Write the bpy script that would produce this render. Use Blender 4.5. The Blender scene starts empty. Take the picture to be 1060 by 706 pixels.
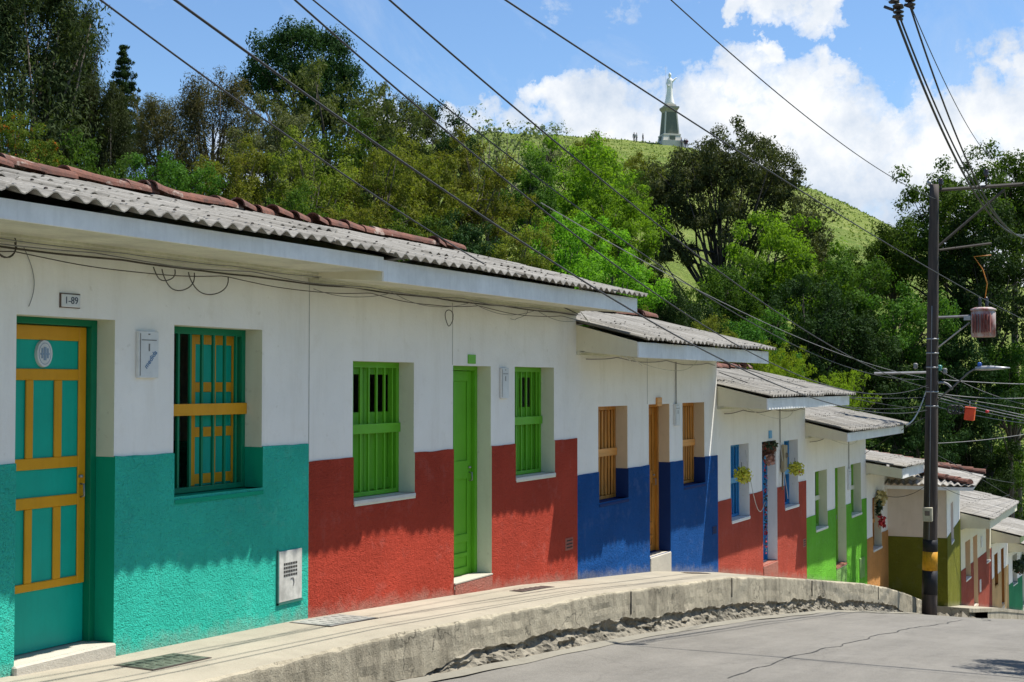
import bpy, math, random
import numpy as np
from mathutils import Vector, Matrix, noise
from math import sin, cos, tan, pi, radians, atan2, sqrt

random.seed(7); rng = np.random.default_rng(11)
scene = bpy.context.scene
COL = scene.collection

# ------------------------------------------------------------------ helpers
def tag(o, label=None, cat=None, group=None, kind=None):
    if label: o['label'] = label
    if cat: o['category'] = cat
    if group: o['group'] = group
    if kind: o['kind'] = kind
    return o

def empty(name, loc=(0, 0, 0), rz=0.0):
    o = bpy.data.objects.new(name, None); COL.objects.link(o)
    o.location = loc; o.rotation_euler = (0, 0, rz); o.empty_display_size = .2
    return o

class MB:
    def __init__(s): s.v = []; s.f = []; s.m = []; s.sm = []
    def add(s, vs, fs, mi=0, smooth=False):
        b = len(s.v); s.v.extend([tuple(v) for v in vs])
        for f in fs: s.f.append([b+i for i in f]); s.m.append(mi); s.sm.append(smooth)
    def quad(s, a, b, c, d, mi=0): s.add([a, b, c, d], [(0, 1, 2, 3)], mi)
    def box(s, x0, x1, y0, y1, z0, z1, mi=0, bev=0.0):
        if bev > 0:
            bv = min(bev, .45*abs(x1-x0), .45*abs(y1-y0), .45*abs(z1-z0))
            vs = []; 
            def P(i, j, k, a):   # a: axis kept full
                X = (x0, x1)[i]; Y = (y0, y1)[j]; Z = (z0, z1)[k]
                dx = bv*(1-2*i); dy = bv*(1-2*j); dz = bv*(1-2*k)
                return (X+(0 if a == 0 else dx), Y+(0 if a == 1 else dy), Z+(0 if a == 2 else dz))
            idx = {}
            for i in (0, 1):
                for j in (0, 1):
                    for k in (0, 1):
                        for a in range(3):
                            idx[(i, j, k, a)] = len(vs); vs.append(P(i, j, k, a))
            fs = []
            for i in (0, 1):
                q = [idx[(i, 0, 0, 0)], idx[(i, 1, 0, 0)], idx[(i, 1, 1, 0)], idx[(i, 0, 1, 0)]]
                fs.append(q if i else q[::-1])
                q = [idx[(0, i, 0, 1)], idx[(1, i, 0, 1)], idx[(1, i, 1, 1)], idx[(0, i, 1, 1)]]
                fs.append(q[::-1] if i else q)
                q = [idx[(0, 0, i, 2)], idx[(1, 0, i, 2)], idx[(1, 1, i, 2)], idx[(0, 1, i, 2)]]
                fs.append(q if i else q[::-1])
                for j in (0, 1):
                    fs.append([idx[(i, j, 0, 0)], idx[(i, j, 1, 0)], idx[(i, j, 1, 1)], idx[(i, j, 0, 1)]])
                    fs.append([idx[(i, 0, j, 0)], idx[(i, 1, j, 0)], idx[(i, 1, j, 2)], idx[(i, 0, j, 2)]])
                    fs.append([idx[(0, i, j, 1)], idx[(1, i, j, 1)], idx[(1, i, j, 2)], idx[(0, i, j, 2)]])
                    for k in (0, 1): pass
            for i in (0, 1):
                for j in (0, 1):
                    for k in (0, 1): fs.append([idx[(i, j, k, 0)], idx[(i, j, k, 1)], idx[(i, j, k, 2)]])
            s.add(vs, fs, mi); return
        vs = [(x, y, z) for x in (x0, x1) for y in (y0, y1) for z in (z0, z1)]
        s.add(vs, [(0, 1, 3, 2), (4, 6, 7, 5), (0, 4, 5, 1), (2, 3, 7, 6), (0, 2, 6, 4), (1, 5, 7, 3)], mi)
    def tube(s, pts, r, n=6, mi=0, caps=True, smooth=True):
        pts = [Vector(p) for p in pts]; m = len(pts)
        if not hasattr(r, '__len__'): r = [r]*m
        vs = []; prev = None
        for i, p in enumerate(pts):
            d = (pts[min(i+1, m-1)] - pts[max(i-1, 0)])
            if d.length < 1e-9: d = Vector((0, 0, 1))
            d.normalize()
            if prev is None:
                a = Vector((0, 0, 1)) if abs(d.z) < .9 else Vector((1, 0, 0))
                prev = d.cross(a).normalized()
            x = (prev - d*prev.dot(d))
            if x.length < 1e-6: x = d.orthogonal()
            x.normalize(); prev = x; y = d.cross(x)
            for k in range(n):
                a = 2*pi*k/n; vs.append(p + (x*cos(a)+y*sin(a))*r[i])
        fs = [(i*n+k, i*n+(k+1) % n, (i+1)*n+(k+1) % n, (i+1)*n+k) for i in range(m-1) for k in range(n)]
        if caps: fs += [tuple(range(n))[::-1], tuple(range((m-1)*n, m*n))]
        s.add(vs, fs, mi, smooth)
    def lathe(s, prof, c=(0, 0, 0), n=16, mi=0, sq=None, smooth=True):
        vs = []; 
        for (r, z) in prof:
            for k in range(n):
                a = 2*pi*(k+.5)/n
                vs.append((c[0]+r*cos(a), c[1]+r*sin(a), c[2]+z))
        m = len(prof)
        fs = [(i*n+k, i*n+(k+1) % n, (i+1)*n+(k+1) % n, (i+1)*n+k) for i in range(m-1) for k in range(n)]
        fs += [tuple(range(n))[::-1], tuple(range((m-1)*n, m*n))]
        s.add(vs, fs, mi, smooth)
    def build(s, name, mats, parent=None, bevel=0):
        me = bpy.data.meshes.new(name); me.from_pydata(s.v, [], s.f)
        for m in (mats if isinstance(mats, (list, tuple)) else [mats]): me.materials.append(m)
        me.polygons.foreach_set('material_index', s.m)
        me.polygons.foreach_set('use_smooth', s.sm); me.update()
        o = bpy.data.objects.new(name, me); COL.objects.link(o)
        if parent: o.parent = parent
        if bevel:
            b = o.modifiers.new('b', 'BEVEL'); b.width = bevel; b.segments = 2; b.limit_method = 'ANGLE'
        return o

def mesh_np(name, V, F, mats, parent=None, smooth=False, mi=None):
    me = bpy.data.meshes.new(name); V = np.asarray(V, np.float32); F = np.asarray(F, np.int32)
    me.vertices.add(len(V)); me.vertices.foreach_set('co', V.ravel())
    k = F.shape[1]; me.loops.add(F.size); me.loops.foreach_set('vertex_index', F.ravel())
    me.polygons.add(len(F)); me.polygons.foreach_set('loop_start', np.arange(0, F.size, k, dtype=np.int32))
    me.polygons.foreach_set('loop_total', np.full(len(F), k, np.int32))
    for m in (mats if isinstance(mats, (list, tuple)) else [mats]): me.materials.append(m)
    if mi is not None: me.polygons.foreach_set('material_index', np.asarray(mi, np.int32))
    if smooth: me.polygons.foreach_set('use_smooth', np.ones(len(F), bool))
    me.update(calc_edges=True)
    o = bpy.data.objects.new(name, me); COL.objects.link(o)
    if parent: o.parent = parent
    return o

def interp(x, tab):
    if x <= tab[0][0]: return tab[0][1]
    for (a, b), (c, d) in zip(tab, tab[1:]):
        if x <= c: return b+(d-b)*(x-a)/(c-a)
    return tab[-1][1]
def sm(a, b, x):
    t = min(1, max(0, (x-a)/(b-a))); return t*t*(3-2*t)

# ------------------------------------------------------------------ camera (eye at the world origin)
F = 1400.0; YAW = radians(26.96); PIT = math.atan(45/F)
cd = bpy.data.cameras.new('camera'); cam = bpy.data.objects.new('camera', cd); COL.objects.link(cam)
cd.sensor_width = 36; cd.lens = 36*F/1060; cd.clip_end = 3000; cd.clip_start = .1
cam.rotation_euler = (pi/2+PIT, 0, YAW); scene.camera = cam
SA, CA = sin(YAW), cos(YAW)
def at(px, py, c):
    """a point seen at photo pixel px,py at a distance c in front"""
    u = (px-530)/F; v = (353-py)/F
    f = Vector((-SA*cos(PIT), CA*cos(PIT), sin(PIT))); r = Vector((CA, SA, 0)); up = Vector((SA*sin(PIT), -CA*sin(PIT), cos(PIT)))
    return (f+u*r+v*up)*c
def cr(x, y): return -SA*x+CA*y, CA*x+SA*y      # depth, sideways of a world point
def xy(c, r): return -SA*c+CA*r, CA*c+SA*r

# ------------------------------------------------------------------ materials
def nodes(name):
    m = bpy.data.materials.new(name); m.use_nodes = True; nt = m.node_tree
    return m, nt, nt.nodes['Principled BSDF']
def tc(nt, which='Object', scale=(1, 1, 1)):
    t = nt.nodes.new('ShaderNodeTexCoord'); mp = nt.nodes.new('ShaderNodeMapping')
    nt.links.new(t.outputs[which], mp.inputs[0]); mp.inputs['Scale'].default_value = scale
    return mp.outputs[0]
def noi(nt, vec, scale, detail=4, rough=.55, dist=0):
    n = nt.nodes.new('ShaderNodeTexNoise'); nt.links.new(vec, n.inputs['Vector'])
    n.inputs['Scale'].default_value = scale; n.inputs['Detail'].default_value = detail
    n.inputs['Roughness'].default_value = rough; n.inputs['Distortion'].default_value = dist
    return n.outputs['Fac']
def ramp(nt, fac, stops):
    r = nt.nodes.new('ShaderNodeValToRGB'); nt.links.new(fac, r.inputs[0]); e = r.color_ramp.elements
    while len(e) < len(stops): e.new(.5)
    for el, (p, c) in zip(e, stops):
        el.position = p; el.color = (c, c, c, 1) if not hasattr(c, '__len__') else (*c, 1)
    return r.outputs[0]
def mix(nt, fac, a, b, mode='MIX'):
    n = nt.nodes.new('ShaderNodeMix'); n.data_type = 'RGBA'; n.blend_type = mode
    for sck, v in ((0, fac), (6, a), (7, b)):
        if isinstance(v, bpy.types.NodeSocket): nt.links.new(v, n.inputs[sck])
        elif hasattr(v, '__len__'): n.inputs[sck].default_value = (*v, 1)
        else: n.inputs[sck].default_value = v
    return n.outputs[2]
def bump(nt, h, strength, dist, prev=None):
    b = nt.nodes.new('ShaderNodeBump'); b.inputs['Strength'].default_value = strength; b.inputs['Distance'].default_value = dist
    nt.links.new(h, b.inputs['Height'])
    if prev is not None: nt.links.new(prev, b.inputs['Normal'])
    return b.outputs[0]
def math2(nt, op, a, b=0.0):
    n = nt.nodes.new('ShaderNodeMath'); n.operation = op
    for i, v in enumerate((a, b)):
        if isinstance(v, bpy.types.NodeSocket): nt.links.new(v, n.inputs[i])
        else: n.inputs[i].default_value = v
    return n.outputs[0]

def mul(c, k): return tuple(min(1, x*k) for x in c)
def M_paint(name, c, rough=.55, grime=.12, scale=3, bmp=.05):
    m, nt, p = nodes(name); v = tc(nt)
    n1 = noi(nt, v, scale, 6, .65); n2 = noi(nt, tc(nt, scale=(6, 6, .6)), 4, 5, .6)
    col = mix(nt, ramp(nt, n1, [(.35, 0), (.75, 1)]), mul(c, 1-grime), mul(c, 1+grime*.6))
    col = mix(nt, math2(nt, 'MULTIPLY', ramp(nt, n2, [(.5, 0), (.8, 1)]), grime*1.6), col, mul(c, .45))
    nt.links.new(col, p.inputs['Base Color']); p.inputs['Roughness'].default_value = rough
    p.inputs['Specular IOR Level'].default_value = .3
    nt.links.new(bump(nt, noi(nt, v, 40, 4), bmp*6, .004), p.inputs['Normal'])
    return m
def M_stucco(name, c):
    """rough thrown plaster under coloured paint"""
    m, nt, p = nodes(name); v = tc(nt)
    n1 = noi(nt, v, 1.1, 5, .6); n3 = noi(nt, v, 85, 2, .55); n4 = noi(nt, v, 34, 4, .65)
    col = mix(nt, ramp(nt, n1, [(.3, 0), (.7, 1)]), mul(c, .80), mul(c, 1.12))
    pch = noi(nt, v, 2.6, 6, .7)
    col = mix(nt, math2(nt, 'MULTIPLY', ramp(nt, pch, [(.56, 0), (.64, 1)]), .22), col, (min(1, c[0]*.8+.12), min(1, c[1]*.8+.12), min(1, c[2]*.8+.11)))
    col = mix(nt, math2(nt, 'MULTIPLY', ramp(nt, noi(nt, v, 9, 5, .75), [(.66, 0), (.70, 1)]), .35), col, mul(c, .5))
    col = mix(nt, math2(nt, 'MULTIPLY', ramp(nt, n3, [(.25, 1), (.48, 0)]), .35), col, mul(c, .55))
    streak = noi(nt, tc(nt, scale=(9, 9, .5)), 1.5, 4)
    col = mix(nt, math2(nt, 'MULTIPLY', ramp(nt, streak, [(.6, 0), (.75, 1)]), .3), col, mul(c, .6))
    # splashed dust, ragged, low on the wall (height above the pavement is stored on the mesh)
    at_ = nt.nodes.new('ShaderNodeAttribute'); at_.attribute_name = 'above_pavement'
    hh_ = math2(nt, 'ADD', at_.outputs['Fac'], math2(nt, 'MULTIPLY', math2(nt, 'SUBTRACT', noi(nt, v, 5, 7, .75), .5), .45))
    col = mix(nt, math2(nt, 'MULTIPLY', ramp(nt, hh_, [(.0, 1), (.14, 0)]), .38), col, (.38, .34, .27))
    nt.links.new(col, p.inputs['Base Color']); p.inputs['Roughness'].default_value = .85
    p.inputs['Specular IOR Level'].default_value = .08
    b = bump(nt, noi(nt, v, 9, 3), .6, .03); b = bump(nt, n4, 1, .034, b); b = bump(nt, n3, 1, .016, b)
    nt.links.new(b, p.inputs['Normal'])
    return m
def M_plaster(name, c, bstr=.5):
    m, nt, p = nodes(name); v = tc(nt)
    n1 = noi(nt, v, .9, 6, .6); n2 = noi(nt, tc(nt, scale=(2.2, 2.2, .35)), 1.6, 7, .7); n3 = noi(nt, v, 30, 4, .6)
    col = mix(nt, ramp(nt, n1, [(.3, 0), (.72, 1)]), mul(c, .9), mul(c, 1.03))
    col = mix(nt, math2(nt, 'MULTIPLY', ramp(nt, n2, [(.50, 0), (.80, 1)]), .36), col, (c[0]*.66, c[1]*.62, c[2]*.54))
    col = mix(nt, math2(nt, 'MULTIPLY', ramp(nt, noi(nt, v, 3.2, 7, .75), [(.55, 0), (.68, 1)]), .22), col, (c[0]*.74, c[1]*.71, c[2]*.64))
    sp = noi(nt, v, 14, 2, .5)
    col = mix(nt, math2(nt, 'MULTIPLY', ramp(nt, sp, [(.68, 0), (.74, 1)]), .25), col, (c[0]*.6, c[1]*.57, c[2]*.5))
    nt.links.new(col, p.inputs['Base Color']); p.inputs['Roughness'].default_value = .8
    p.inputs['Specular IOR Level'].default_value = .2
    b = bump(nt, n3, bstr, .006); b = bump(nt, noi(nt, v, 3, 3), .4, .02, b); nt.links.new(b, p.inputs['Normal'])
    return m
def M_concrete(name, c, dark=.45, scale=1.0, streak=0.0, bstr=.6, road=False, crack=0):
    m, nt, p = nodes(name); v = tc(nt, scale=(scale,)*3)
    n1 = noi(nt, v, .7, 8, .65); n2 = noi(nt, v, 5, 8, .7); n3 = noi(nt, v, 60, 4, .7)
    col = mix(nt, ramp(nt, n1, [(.3, 0), (.7, 1)]), mul(c, .78), mul(c, 1.1))
    col = mix(nt, math2(nt, 'MULTIPLY', ramp(nt, n2, [(.5, 0), (.72, 1)]), .5), col, mul(c, dark+.2))
    col = mix(nt, math2(nt, 'MULTIPLY', ramp(nt, n3, [(.55, 0), (.7, 1)]), .35), col, mul(c, dark))
    if streak:
        st = math2(nt, 'MULTIPLY', noi(nt, tc(nt, scale=(3, 3, .6)), 1.6, 8, .75), math2(nt, 'ADD', noi(nt, v, .9, 4, .6), .5))
        col = mix(nt, math2(nt, 'MULTIPLY', ramp(nt, st, [(.46, 0), (.66, 1)]), streak), col, (c[0]*.28, c[1]*.27, c[2]*.25))
        lich = noi(nt, v, 9, 5, .75)
        col = mix(nt, math2(nt, 'MULTIPLY', ramp(nt, lich, [(.6, 0), (.68, 1)]), .5), col, mul(c, 1.35))
    if crack:
        vo = nt.nodes.new('ShaderNodeTexVoronoi'); vo.feature = 'DISTANCE_TO_EDGE'; vo.inputs['Scale'].default_value = crack
        wv = nt.nodes.new('ShaderNodeVectorMath'); wv.operation = 'ADD'; nn = nt.nodes.new('ShaderNodeTexNoise'); nn.inputs['Scale'].default_value = 3; nn.inputs['Detail'].default_value = 6
        nt.links.new(v, nn.inputs['Vector']); nt.links.new(v, wv.inputs[0]); nt.links.new(nn.outputs['Color'], wv.inputs[1]); nt.links.new(wv.outputs[0], vo.inputs['Vector'])
        ck = math2(nt, 'MULTIPLY', ramp(nt, vo.outputs['Distance'], [(0, 1), (.022, 0)]), ramp(nt, noi(nt, v, 1.1, 3), [(.46, 0), (.56, 1)]))
        col = mix(nt, math2(nt, 'MULTIPLY', ck, .85), col, mul(c, .15))
    if road:
        agg = noi(nt, v, 75, 4, .85); col = mix(nt, math2(nt, 'MULTIPLY', ramp(nt, agg, [(.52, 0), (.62, 1)]), .5), col, mul(c, 1.7)); col = mix(nt, math2(nt, 'MULTIPLY', ramp(nt, agg, [(.36, 1), (.46, 0)]), .55), col, mul(c, .4))
        lane = noi(nt, tc(nt, scale=(1.6, .16, 1)), 1.3, 6, .7)
        col = mix(nt, math2(nt, 'MULTIPLY', ramp(nt, lane, [(.42, 0), (.62, 1)]), .35), col, mul(c, 1.35))
        vo = nt.nodes.new('ShaderNodeTexVoronoi'); vo.feature = 'DISTANCE_TO_EDGE'
        wv = nt.nodes.new('ShaderNodeVectorMath'); wv.operation = 'ADD'
        nn = nt.nodes.new('ShaderNodeTexNoise'); nn.inputs['Scale'].default_value = 1.5; nn.inputs['Detail'].default_value = 5
        nt.links.new(v, nn.inputs['Vector']); nt.links.new(v, wv.inputs[0]); nt.links.new(nn.outputs['Color'], wv.inputs[1])
        nt.links.new(wv.outputs[0], vo.inputs['Vector']); vo.inputs['Scale'].default_value = .28
        ck = ramp(nt, vo.outputs['Distance'], [(0, 1), (.006, 0)])
        col = mix(nt, math2(nt, 'MULTIPLY', ck, .25), col, mul(c, .25))
    nt.links.new(col, p.inputs['Base Color']); p.inputs['Roughness'].default_value = .88
    p.inputs['Specular IOR Level'].default_value = .25
    b = bump(nt, n2, bstr, .02); b = bump(nt, n3, bstr, .008, b); nt.links.new(b, p.inputs['Normal'])
    return m
def M_roofsheet(name, c):
    m, nt, p = nodes(name)
    n1 = noi(nt, tc(nt, scale=(1, .45, 1)), 2.2, 7, .7); n2 = noi(nt, tc(nt), 22, 5, .7); n3 = noi(nt, tc(nt, scale=(7, .5, 1)), 1.5, 5, .7)
    col = mix(nt, ramp(nt, n1, [(.3, 0), (.7, 1)]), mul(c, .7), mul(c, 1.12))
    col = mix(nt, math2(nt, 'MULTIPLY', ramp(nt, n3, [(.42, 0), (.62, 1)]), .75), col, (c[0]*.36, c[1]*.34, c[2]*.3))
    col = mix(nt, math2(nt, 'MULTIPLY', ramp(nt, n2, [(.55, 0), (.66, 1)]), .6), col, (c[0]*.38, c[1]*.35, c[2]*.3))
    col = mix(nt, math2(nt, 'MULTIPLY', ramp(nt, noi(nt, tc(nt), 13, 4, .7), [(.6, 0), (.68, 1)]), .5), col, mul(c, 1.5))
    nt.links.new(col, p.inputs['Base Color']); p.inputs['Roughness'].default_value = .92
    nt.links.new(bump(nt, n2, .7, .01), p.inputs['Normal'])
    return m
def M_clay(name):
    m, nt, p = nodes(name); n1 = noi(nt, tc(nt), 3.1, 6, .7); n2 = noi(nt, tc(nt), 17, 5, .7)
    col = mix(nt, ramp(nt, n1, [(.3, 0), (.7, 1)]), (.07, .028, .02), (.19, .07, .042))
    col = mix(nt, math2(nt, 'MULTIPLY', ramp(nt, n2, [(.52, 0), (.64, 1)]), .6), col, (.05, .035, .028))
    col = mix(nt, math2(nt, 'MULTIPLY', ramp(nt, noi(nt, tc(nt), 1.7, 5, .8), [(.57, 0), (.62, 1)]), .6), col, (.36, .31, .26))
    nt.links.new(col, p.inputs['Base Color']); p.inputs['Roughness'].default_value = .9
    nt.links.new(bump(nt, n2, .8, .015), p.inputs['Normal']); return m
def M_wood(name, c, rough=.5, axis=2, dark=.5):
    m, nt, p = nodes(name); sc = [14, 14, 14]; sc[axis] = 1.2
    n1 = noi(nt, tc(nt, scale=tuple(sc)), 1.5, 6, .65)
    col = mix(nt, ramp(nt, n1, [(.35, 0), (.65, 1)]), mul(c, dark), mul(c, 1.15))
    col = mix(nt, ramp(nt, noi(nt, tc(nt), 2.0, 4), [(.5, 0), (.9, .6)]), col, mul(c, .6))
    nt.links.new(col, p.inputs['Base Color']); p.inputs['Roughness'].default_value = rough
    nt.links.new(bump(nt, n1, .3, .004), p.inputs['Normal']); return m
def M_flat(name, c, rough=.6, metal=0.0, grime=.25):
    m, nt, p = nodes(name); n1 = noi(nt, tc(nt), 6, 5, .65)
    nt.links.new(mix(nt, ramp(nt, n1, [(.35, 0), (.7, 1)]), mul(c, 1-grime), mul(c, 1+grime*.5)), p.inputs['Base Color'])
    p.inputs['Roughness'].default_value = rough; p.inputs['Metallic'].default_value = metal; return m
def M_leaf(name, c1, c2, trans=.35, dry=None):
    m, nt, p = nodes(name)
    oi = nt.nodes.new('ShaderNodeObjectInfo'); n1 = noi(nt, tc(nt), .55, 3, .6); n2 = noi(nt, tc(nt), 5.0, 2)
    col = mix(nt, ramp(nt, n1, [(.35, 0), (.65, 1)]), c1, c2)
    col = mix(nt, ramp(nt, n2, [(.45, 0), (.75, .6)]), col, mul(c2, 1.35))
    if dry: col = mix(nt, ramp(nt, noi(nt, tc(nt), 1.3, 4, .7), [(.56, 0), (.68, .8)]), col, dry)
    hs = nt.nodes.new('ShaderNodeHueSaturation'); nt.links.new(col, hs.inputs['Color'])
    nt.links.new(math2(nt, 'ADD', math2(nt, 'MULTIPLY', oi.outputs['Random'], .04), .48), hs.inputs['Hue'])
    nt.links.new(math2(nt, 'ADD', math2(nt, 'MULTIPLY', oi.outputs['Random'], .42), .66), hs.inputs['Value'])
    nt.links.new(hs.outputs[0], p.inputs['Base Color']); p.inputs['Roughness'].default_value = .75
    p.inputs['Specular IOR Level'].default_value = .06
    tr = nt.nodes.new('ShaderNodeBsdfTranslucent'); tcol = mix(nt, 1.0, hs.outputs[0], (1.25, 1.35, .5), 'MULTIPLY'); nt.links.new(tcol, tr.inputs[0])
    ms = nt.nodes.new('ShaderNodeMixShader'); ms.inputs[0].default_value = trans
    nt.links.new(p.outputs[0], ms.inputs[1]); nt.links.new(tr.outputs[0], ms.inputs[2])
    nt.links.new(ms.outputs[0], nt.nodes['Material Output'].inputs['Surface']); return m

WHITE = M_plaster('white_plaster', (.86, .835, .78))
CREAMW = M_plaster('cream_plaster', (.72, .68, .52))
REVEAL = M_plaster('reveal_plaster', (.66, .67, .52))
TAN = M_plaster('tan_plaster', (.66, .52, .34))
PINKW = M_plaster('pinkish_plaster', (.70, .60, .48))
FASC = M_paint('fascia_paint', (.84, .83, .80), .6, .14)
SOFF = M_paint('soffit_paint', (.66, .65, .50), .7, .25, 2)
ROOF = M_roofsheet('fibre_cement', (.255, .243, .215))
ROOF2 = M_roofsheet('fibre_cement_pale', (.33, .315, .285))
CLAY = M_clay('clay_tile')
DARK = M_flat('dark_room', (.02, .018, .016), .9)
STEEL = M_flat('dull_steel', (.35, .35, .35), .45, .7)
BLACK = M_flat('black_rubber', (.018, .018, .02), .6)
GREYC = M_flat('grey_cable', (.22, .22, .22), .6)
PALEC = M_flat('pale_cord', (.6, .6, .56), .6)
BOXW = M_flat('white_box_paint', (.68, .69, .68), .5, 0, .12)
BLUEINK = M_flat('blue_ink', (.09, .22, .42), .6); BLUEPALE = M_flat('faded_blue', (.28, .38, .5), .6)
DARKINK = M_flat('dark_ink', (.06, .08, .11), .6)
REDP = M_flat('red_petals', (.5, .012, .02), .6)
YELP = M_flat('yellow_green_petals', (.62, .62, .06), .6)
PALEP = M_flat('dried_palm', (.62, .52, .22), .7)
LEAFD = M_flat('dark_basket_leaves', (.02, .05, .015), .6)

# ------------------------------------------------------------------ street profiles (height against distance along the row)
SW = [(-8, -1.25), (0, -1.65), (4, -1.92), (7.8, -2.10), (10.3, -2.19), (12.5, -2.32), (14.9, -2.47), (16.7, -2.63), (19.6, -2.875), (22.5, -3.25),
      (25, -3.62), (28.5, -4.13), (30.8, -4.52), (33, -4.95), (36, -5.6), (37, -5.75)]
SW2 = [(36.3, -5.72), (37, -5.83), (42.5, -6.62), (49.2, -7.70), (53.7, -8.40), (58.6, -9.2), (64, -10.1)]
RD = [(-30, 0.6), (-8, -1.0), (0, -1.6), (5, -2.08), (11, -2.69), (15.5, -3.09), (20, -3.57), (25, -4.19), (32.7, -5.38), (36, -5.93), (42.5, -6.95),
      (49.2, -8.02), (53.7, -8.75), (58.5, -9.55), (66, -10.8), (90, -13)]
RIDGE = [(-260, 8), (-120, 16), (-60, 30), (-30, 38), (-5, 44), (10, 43.7), (27, 42.0), (33, 41.0), (38, 38.6), (48.7, 35.0), (62, 27.6), (75, 20), (90, 11), (120, 0), (160, -10), (300, -14)]
def terrain(x, y):
    p, s = -x, y; c, r = cr(x, y)
    h = interp(s, RD) - .35
    if p > 14.5: h += .28*(min(p, 55)-14.5)
    if s > 62: h += .10*(min(s, 120)-62)
    rr = r*235/max(c, 60) if c > 20 else 0
    rr = r + (rr-r)*.0
    t = min(1, max(0, (c-62)/(235-62)))**1.22
    top = interp(r, RIDGE)
    h = h*(1-t) + top*t
    if c > 236: h -= (c-236)*.3
    h += noise.noise(Vector((x*.03, y*.03, 1.7)))*2.2*sm(18, 60, p)*sm(0, 40, c)*(1-.85*sm(120, 225, c)) + noise.noise(Vector((x*.12, y*.12, 5)))*.5*sm(18, 60, p)
    return h

# ground sheet: one grid reaching the horizon, finer near
def ground():
    cs = list(np.arange(-60, 60, 4.0))+list(np.arange(60, 300, 3.0))+[300, 330, 380, 450, 560, 750, 1100, 1600]
    rs = [-1200, -700, -420, -300]+list(np.arange(-240, 200, 4.0))+[210, 260, 340, 480, 800, 1300]
    V = []; 
    for c in cs:
        for r in rs:
            x, y = xy(c, r); z = terrain(x, y) if c < 450 else -15
            if c < 450 and c > 300: z = z*(1-(c-300)/150) - 15*(c-300)/150
            V.append((x, y, max(z, -16)))
    n = len(rs); Fc = [(i*n+j, i*n+j+1, (i+1)*n+j+1, (i+1)*n+j) for i in range(len(cs)-1) for j in range(n-1)]
    m, nt, p = nodes('hill_grass'); v = tc(nt)
    n1 = noi(nt, v, .035, 6, .6); n2 = noi(nt, v, .35, 6, .75); n3 = noi(nt, tc(nt, scale=(1, 1, 3)), 1.6, 4, .7)
    col = mix(nt, ramp(nt, n1, [(.38, 0), (.62, 1)]), (.10, .155, .026), (.165, .21, .045))
    col = mix(nt, ramp(nt, n2, [(.45, 0), (.7, .85)]), col, (.27, .29, .09))
    col = mix(nt, ramp(nt, n3, [(.5, 0), (.75, .6)]), col, (.08, .12, .02))
    nt.links.new(col, p.inputs['Base Color']); p.inputs['Roughness'].default_value = .95; p.inputs['Specular IOR Level'].default_value = .1
    b = bump(nt, n3, 1, .5); nt.links.new(bump(nt, n2, .8, .8, b), p.inputs['Normal'])
    tag(mesh_np('ground', V, Fc, m, smooth=True), kind='structure')
ground()

# road
def road():
    ROADM = M_concrete('worn_concrete_road', (.175, .165, .145), .35, 1.0, 0, 1.0, road=True)
    V = []; ss = list(np.arange(-30, 66.1, .5)); ps = [6.42, 6.0, 5.5, 5, 4, 3, 2, 1, 0, -1, -2]
    for s in ss:
        for p in ps:
            z = interp(s, RD) + .02*noise.noise(Vector((s*.5, p*.5, 0))) - .012*abs(p-2.2) + .012*4.1
            V.append((-p + (0 if s < 36.2 else -0.0), s, z))
    n = len(ps); Fc = [(i*n+j, i*n+j+1, (i+1)*n+j+1, (i+1)*n+j)[::-1] for i in range(len(ss)-1) for j in range(n-1)]
    tag(mesh_np('road', V, Fc, ROADM, smooth=True), kind='structure')
    # pour joint across and along the slabs
    JM = M_flat('joint_tar', (.03, .03, .028), .9)
    mb = MB()
    def rz(x, y):
        p = -x; return interp(y, RD) + .02*noise.noise(Vector((y*.5, p*.5, 0))) - .012*abs(p-2.2) + .012*4.1
    def strip(pts, w):
        vs = []
        for i, (x, y) in enumerate(pts):
            a = pts[max(i-1, 0)]; b = pts[min(i+1, len(pts)-1)]; d = Vector((b[0]-a[0], b[1]-a[1])).normalized(); nx, ny = -d.y, d.x
            ww = w*(.5+random.random()*.8)
            for sg in (-1, 1): vs.append((x+nx*ww*sg, y+ny*ww*sg, rz(x+nx*ww*sg, y+ny*ww*sg)+.004))
        mb.add(vs, [(2*i, 2*i+2, 2*i+3, 2*i+1) for i in range(len(pts)-1)])
    def wob(a, b, n, amp):
        return [(a[0]+(b[0]-a[0])*i/n + amp*noise.noise(Vector((i*.35, a[1], 3))), a[1]+(b[1]-a[1])*i/n + amp*noise.noise(Vector((i*.35, a[1], 9)))) for i in range(n+1)]
    strip(wob((-4.05, 12.5), (-3.75, 28), 90, .10), .011)
    strip(wob((-3.75, 28), (-5.0, 35.4), 40, .3), .018)
    strip(wob((-6.3, 29), (-3.2, 31), 30, .5), .016)
    strip(wob((-5.2, 33), (-2.6, 40), 30, .5), .03)
    tag(mb.build('road_joint', JM), kind='structure')
    # far verge and kerb on the side of the street the photo does not show
    mb = MB()
    for a, b in zip(np.arange(-30, 64, 2.0), np.arange(-28, 66, 2.0)):
        za = interp(a, RD); zb = interp(b, RD)
        x0, x1 = 2.0, 3.4
        mb.quad((x0, a, za+.13), (x1, a, za+.13), (x1, b, zb+.13), (x0, b, zb+.13)); mb.quad((x0, a, za-.2), (x0, a, za+.13), (x0, b, zb+.13), (x0, b, zb-.2))
        mb.quad((x1, a, za+.13), (x1, a, za-.6), (x1, b, zb-.6), (x1, b, zb+.13))
    tag(mb.build('far_pavement', SWM), kind='structure')
SWM = M_concrete('pale_pavement_concrete', (.345, .31, .24), .5, 1.0, 0, .5)
CURBM = M_concrete('stained_kerb_concrete', (.40, .355, .26), .5, 1.0, .6, 1.0, crack=1.3)
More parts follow.
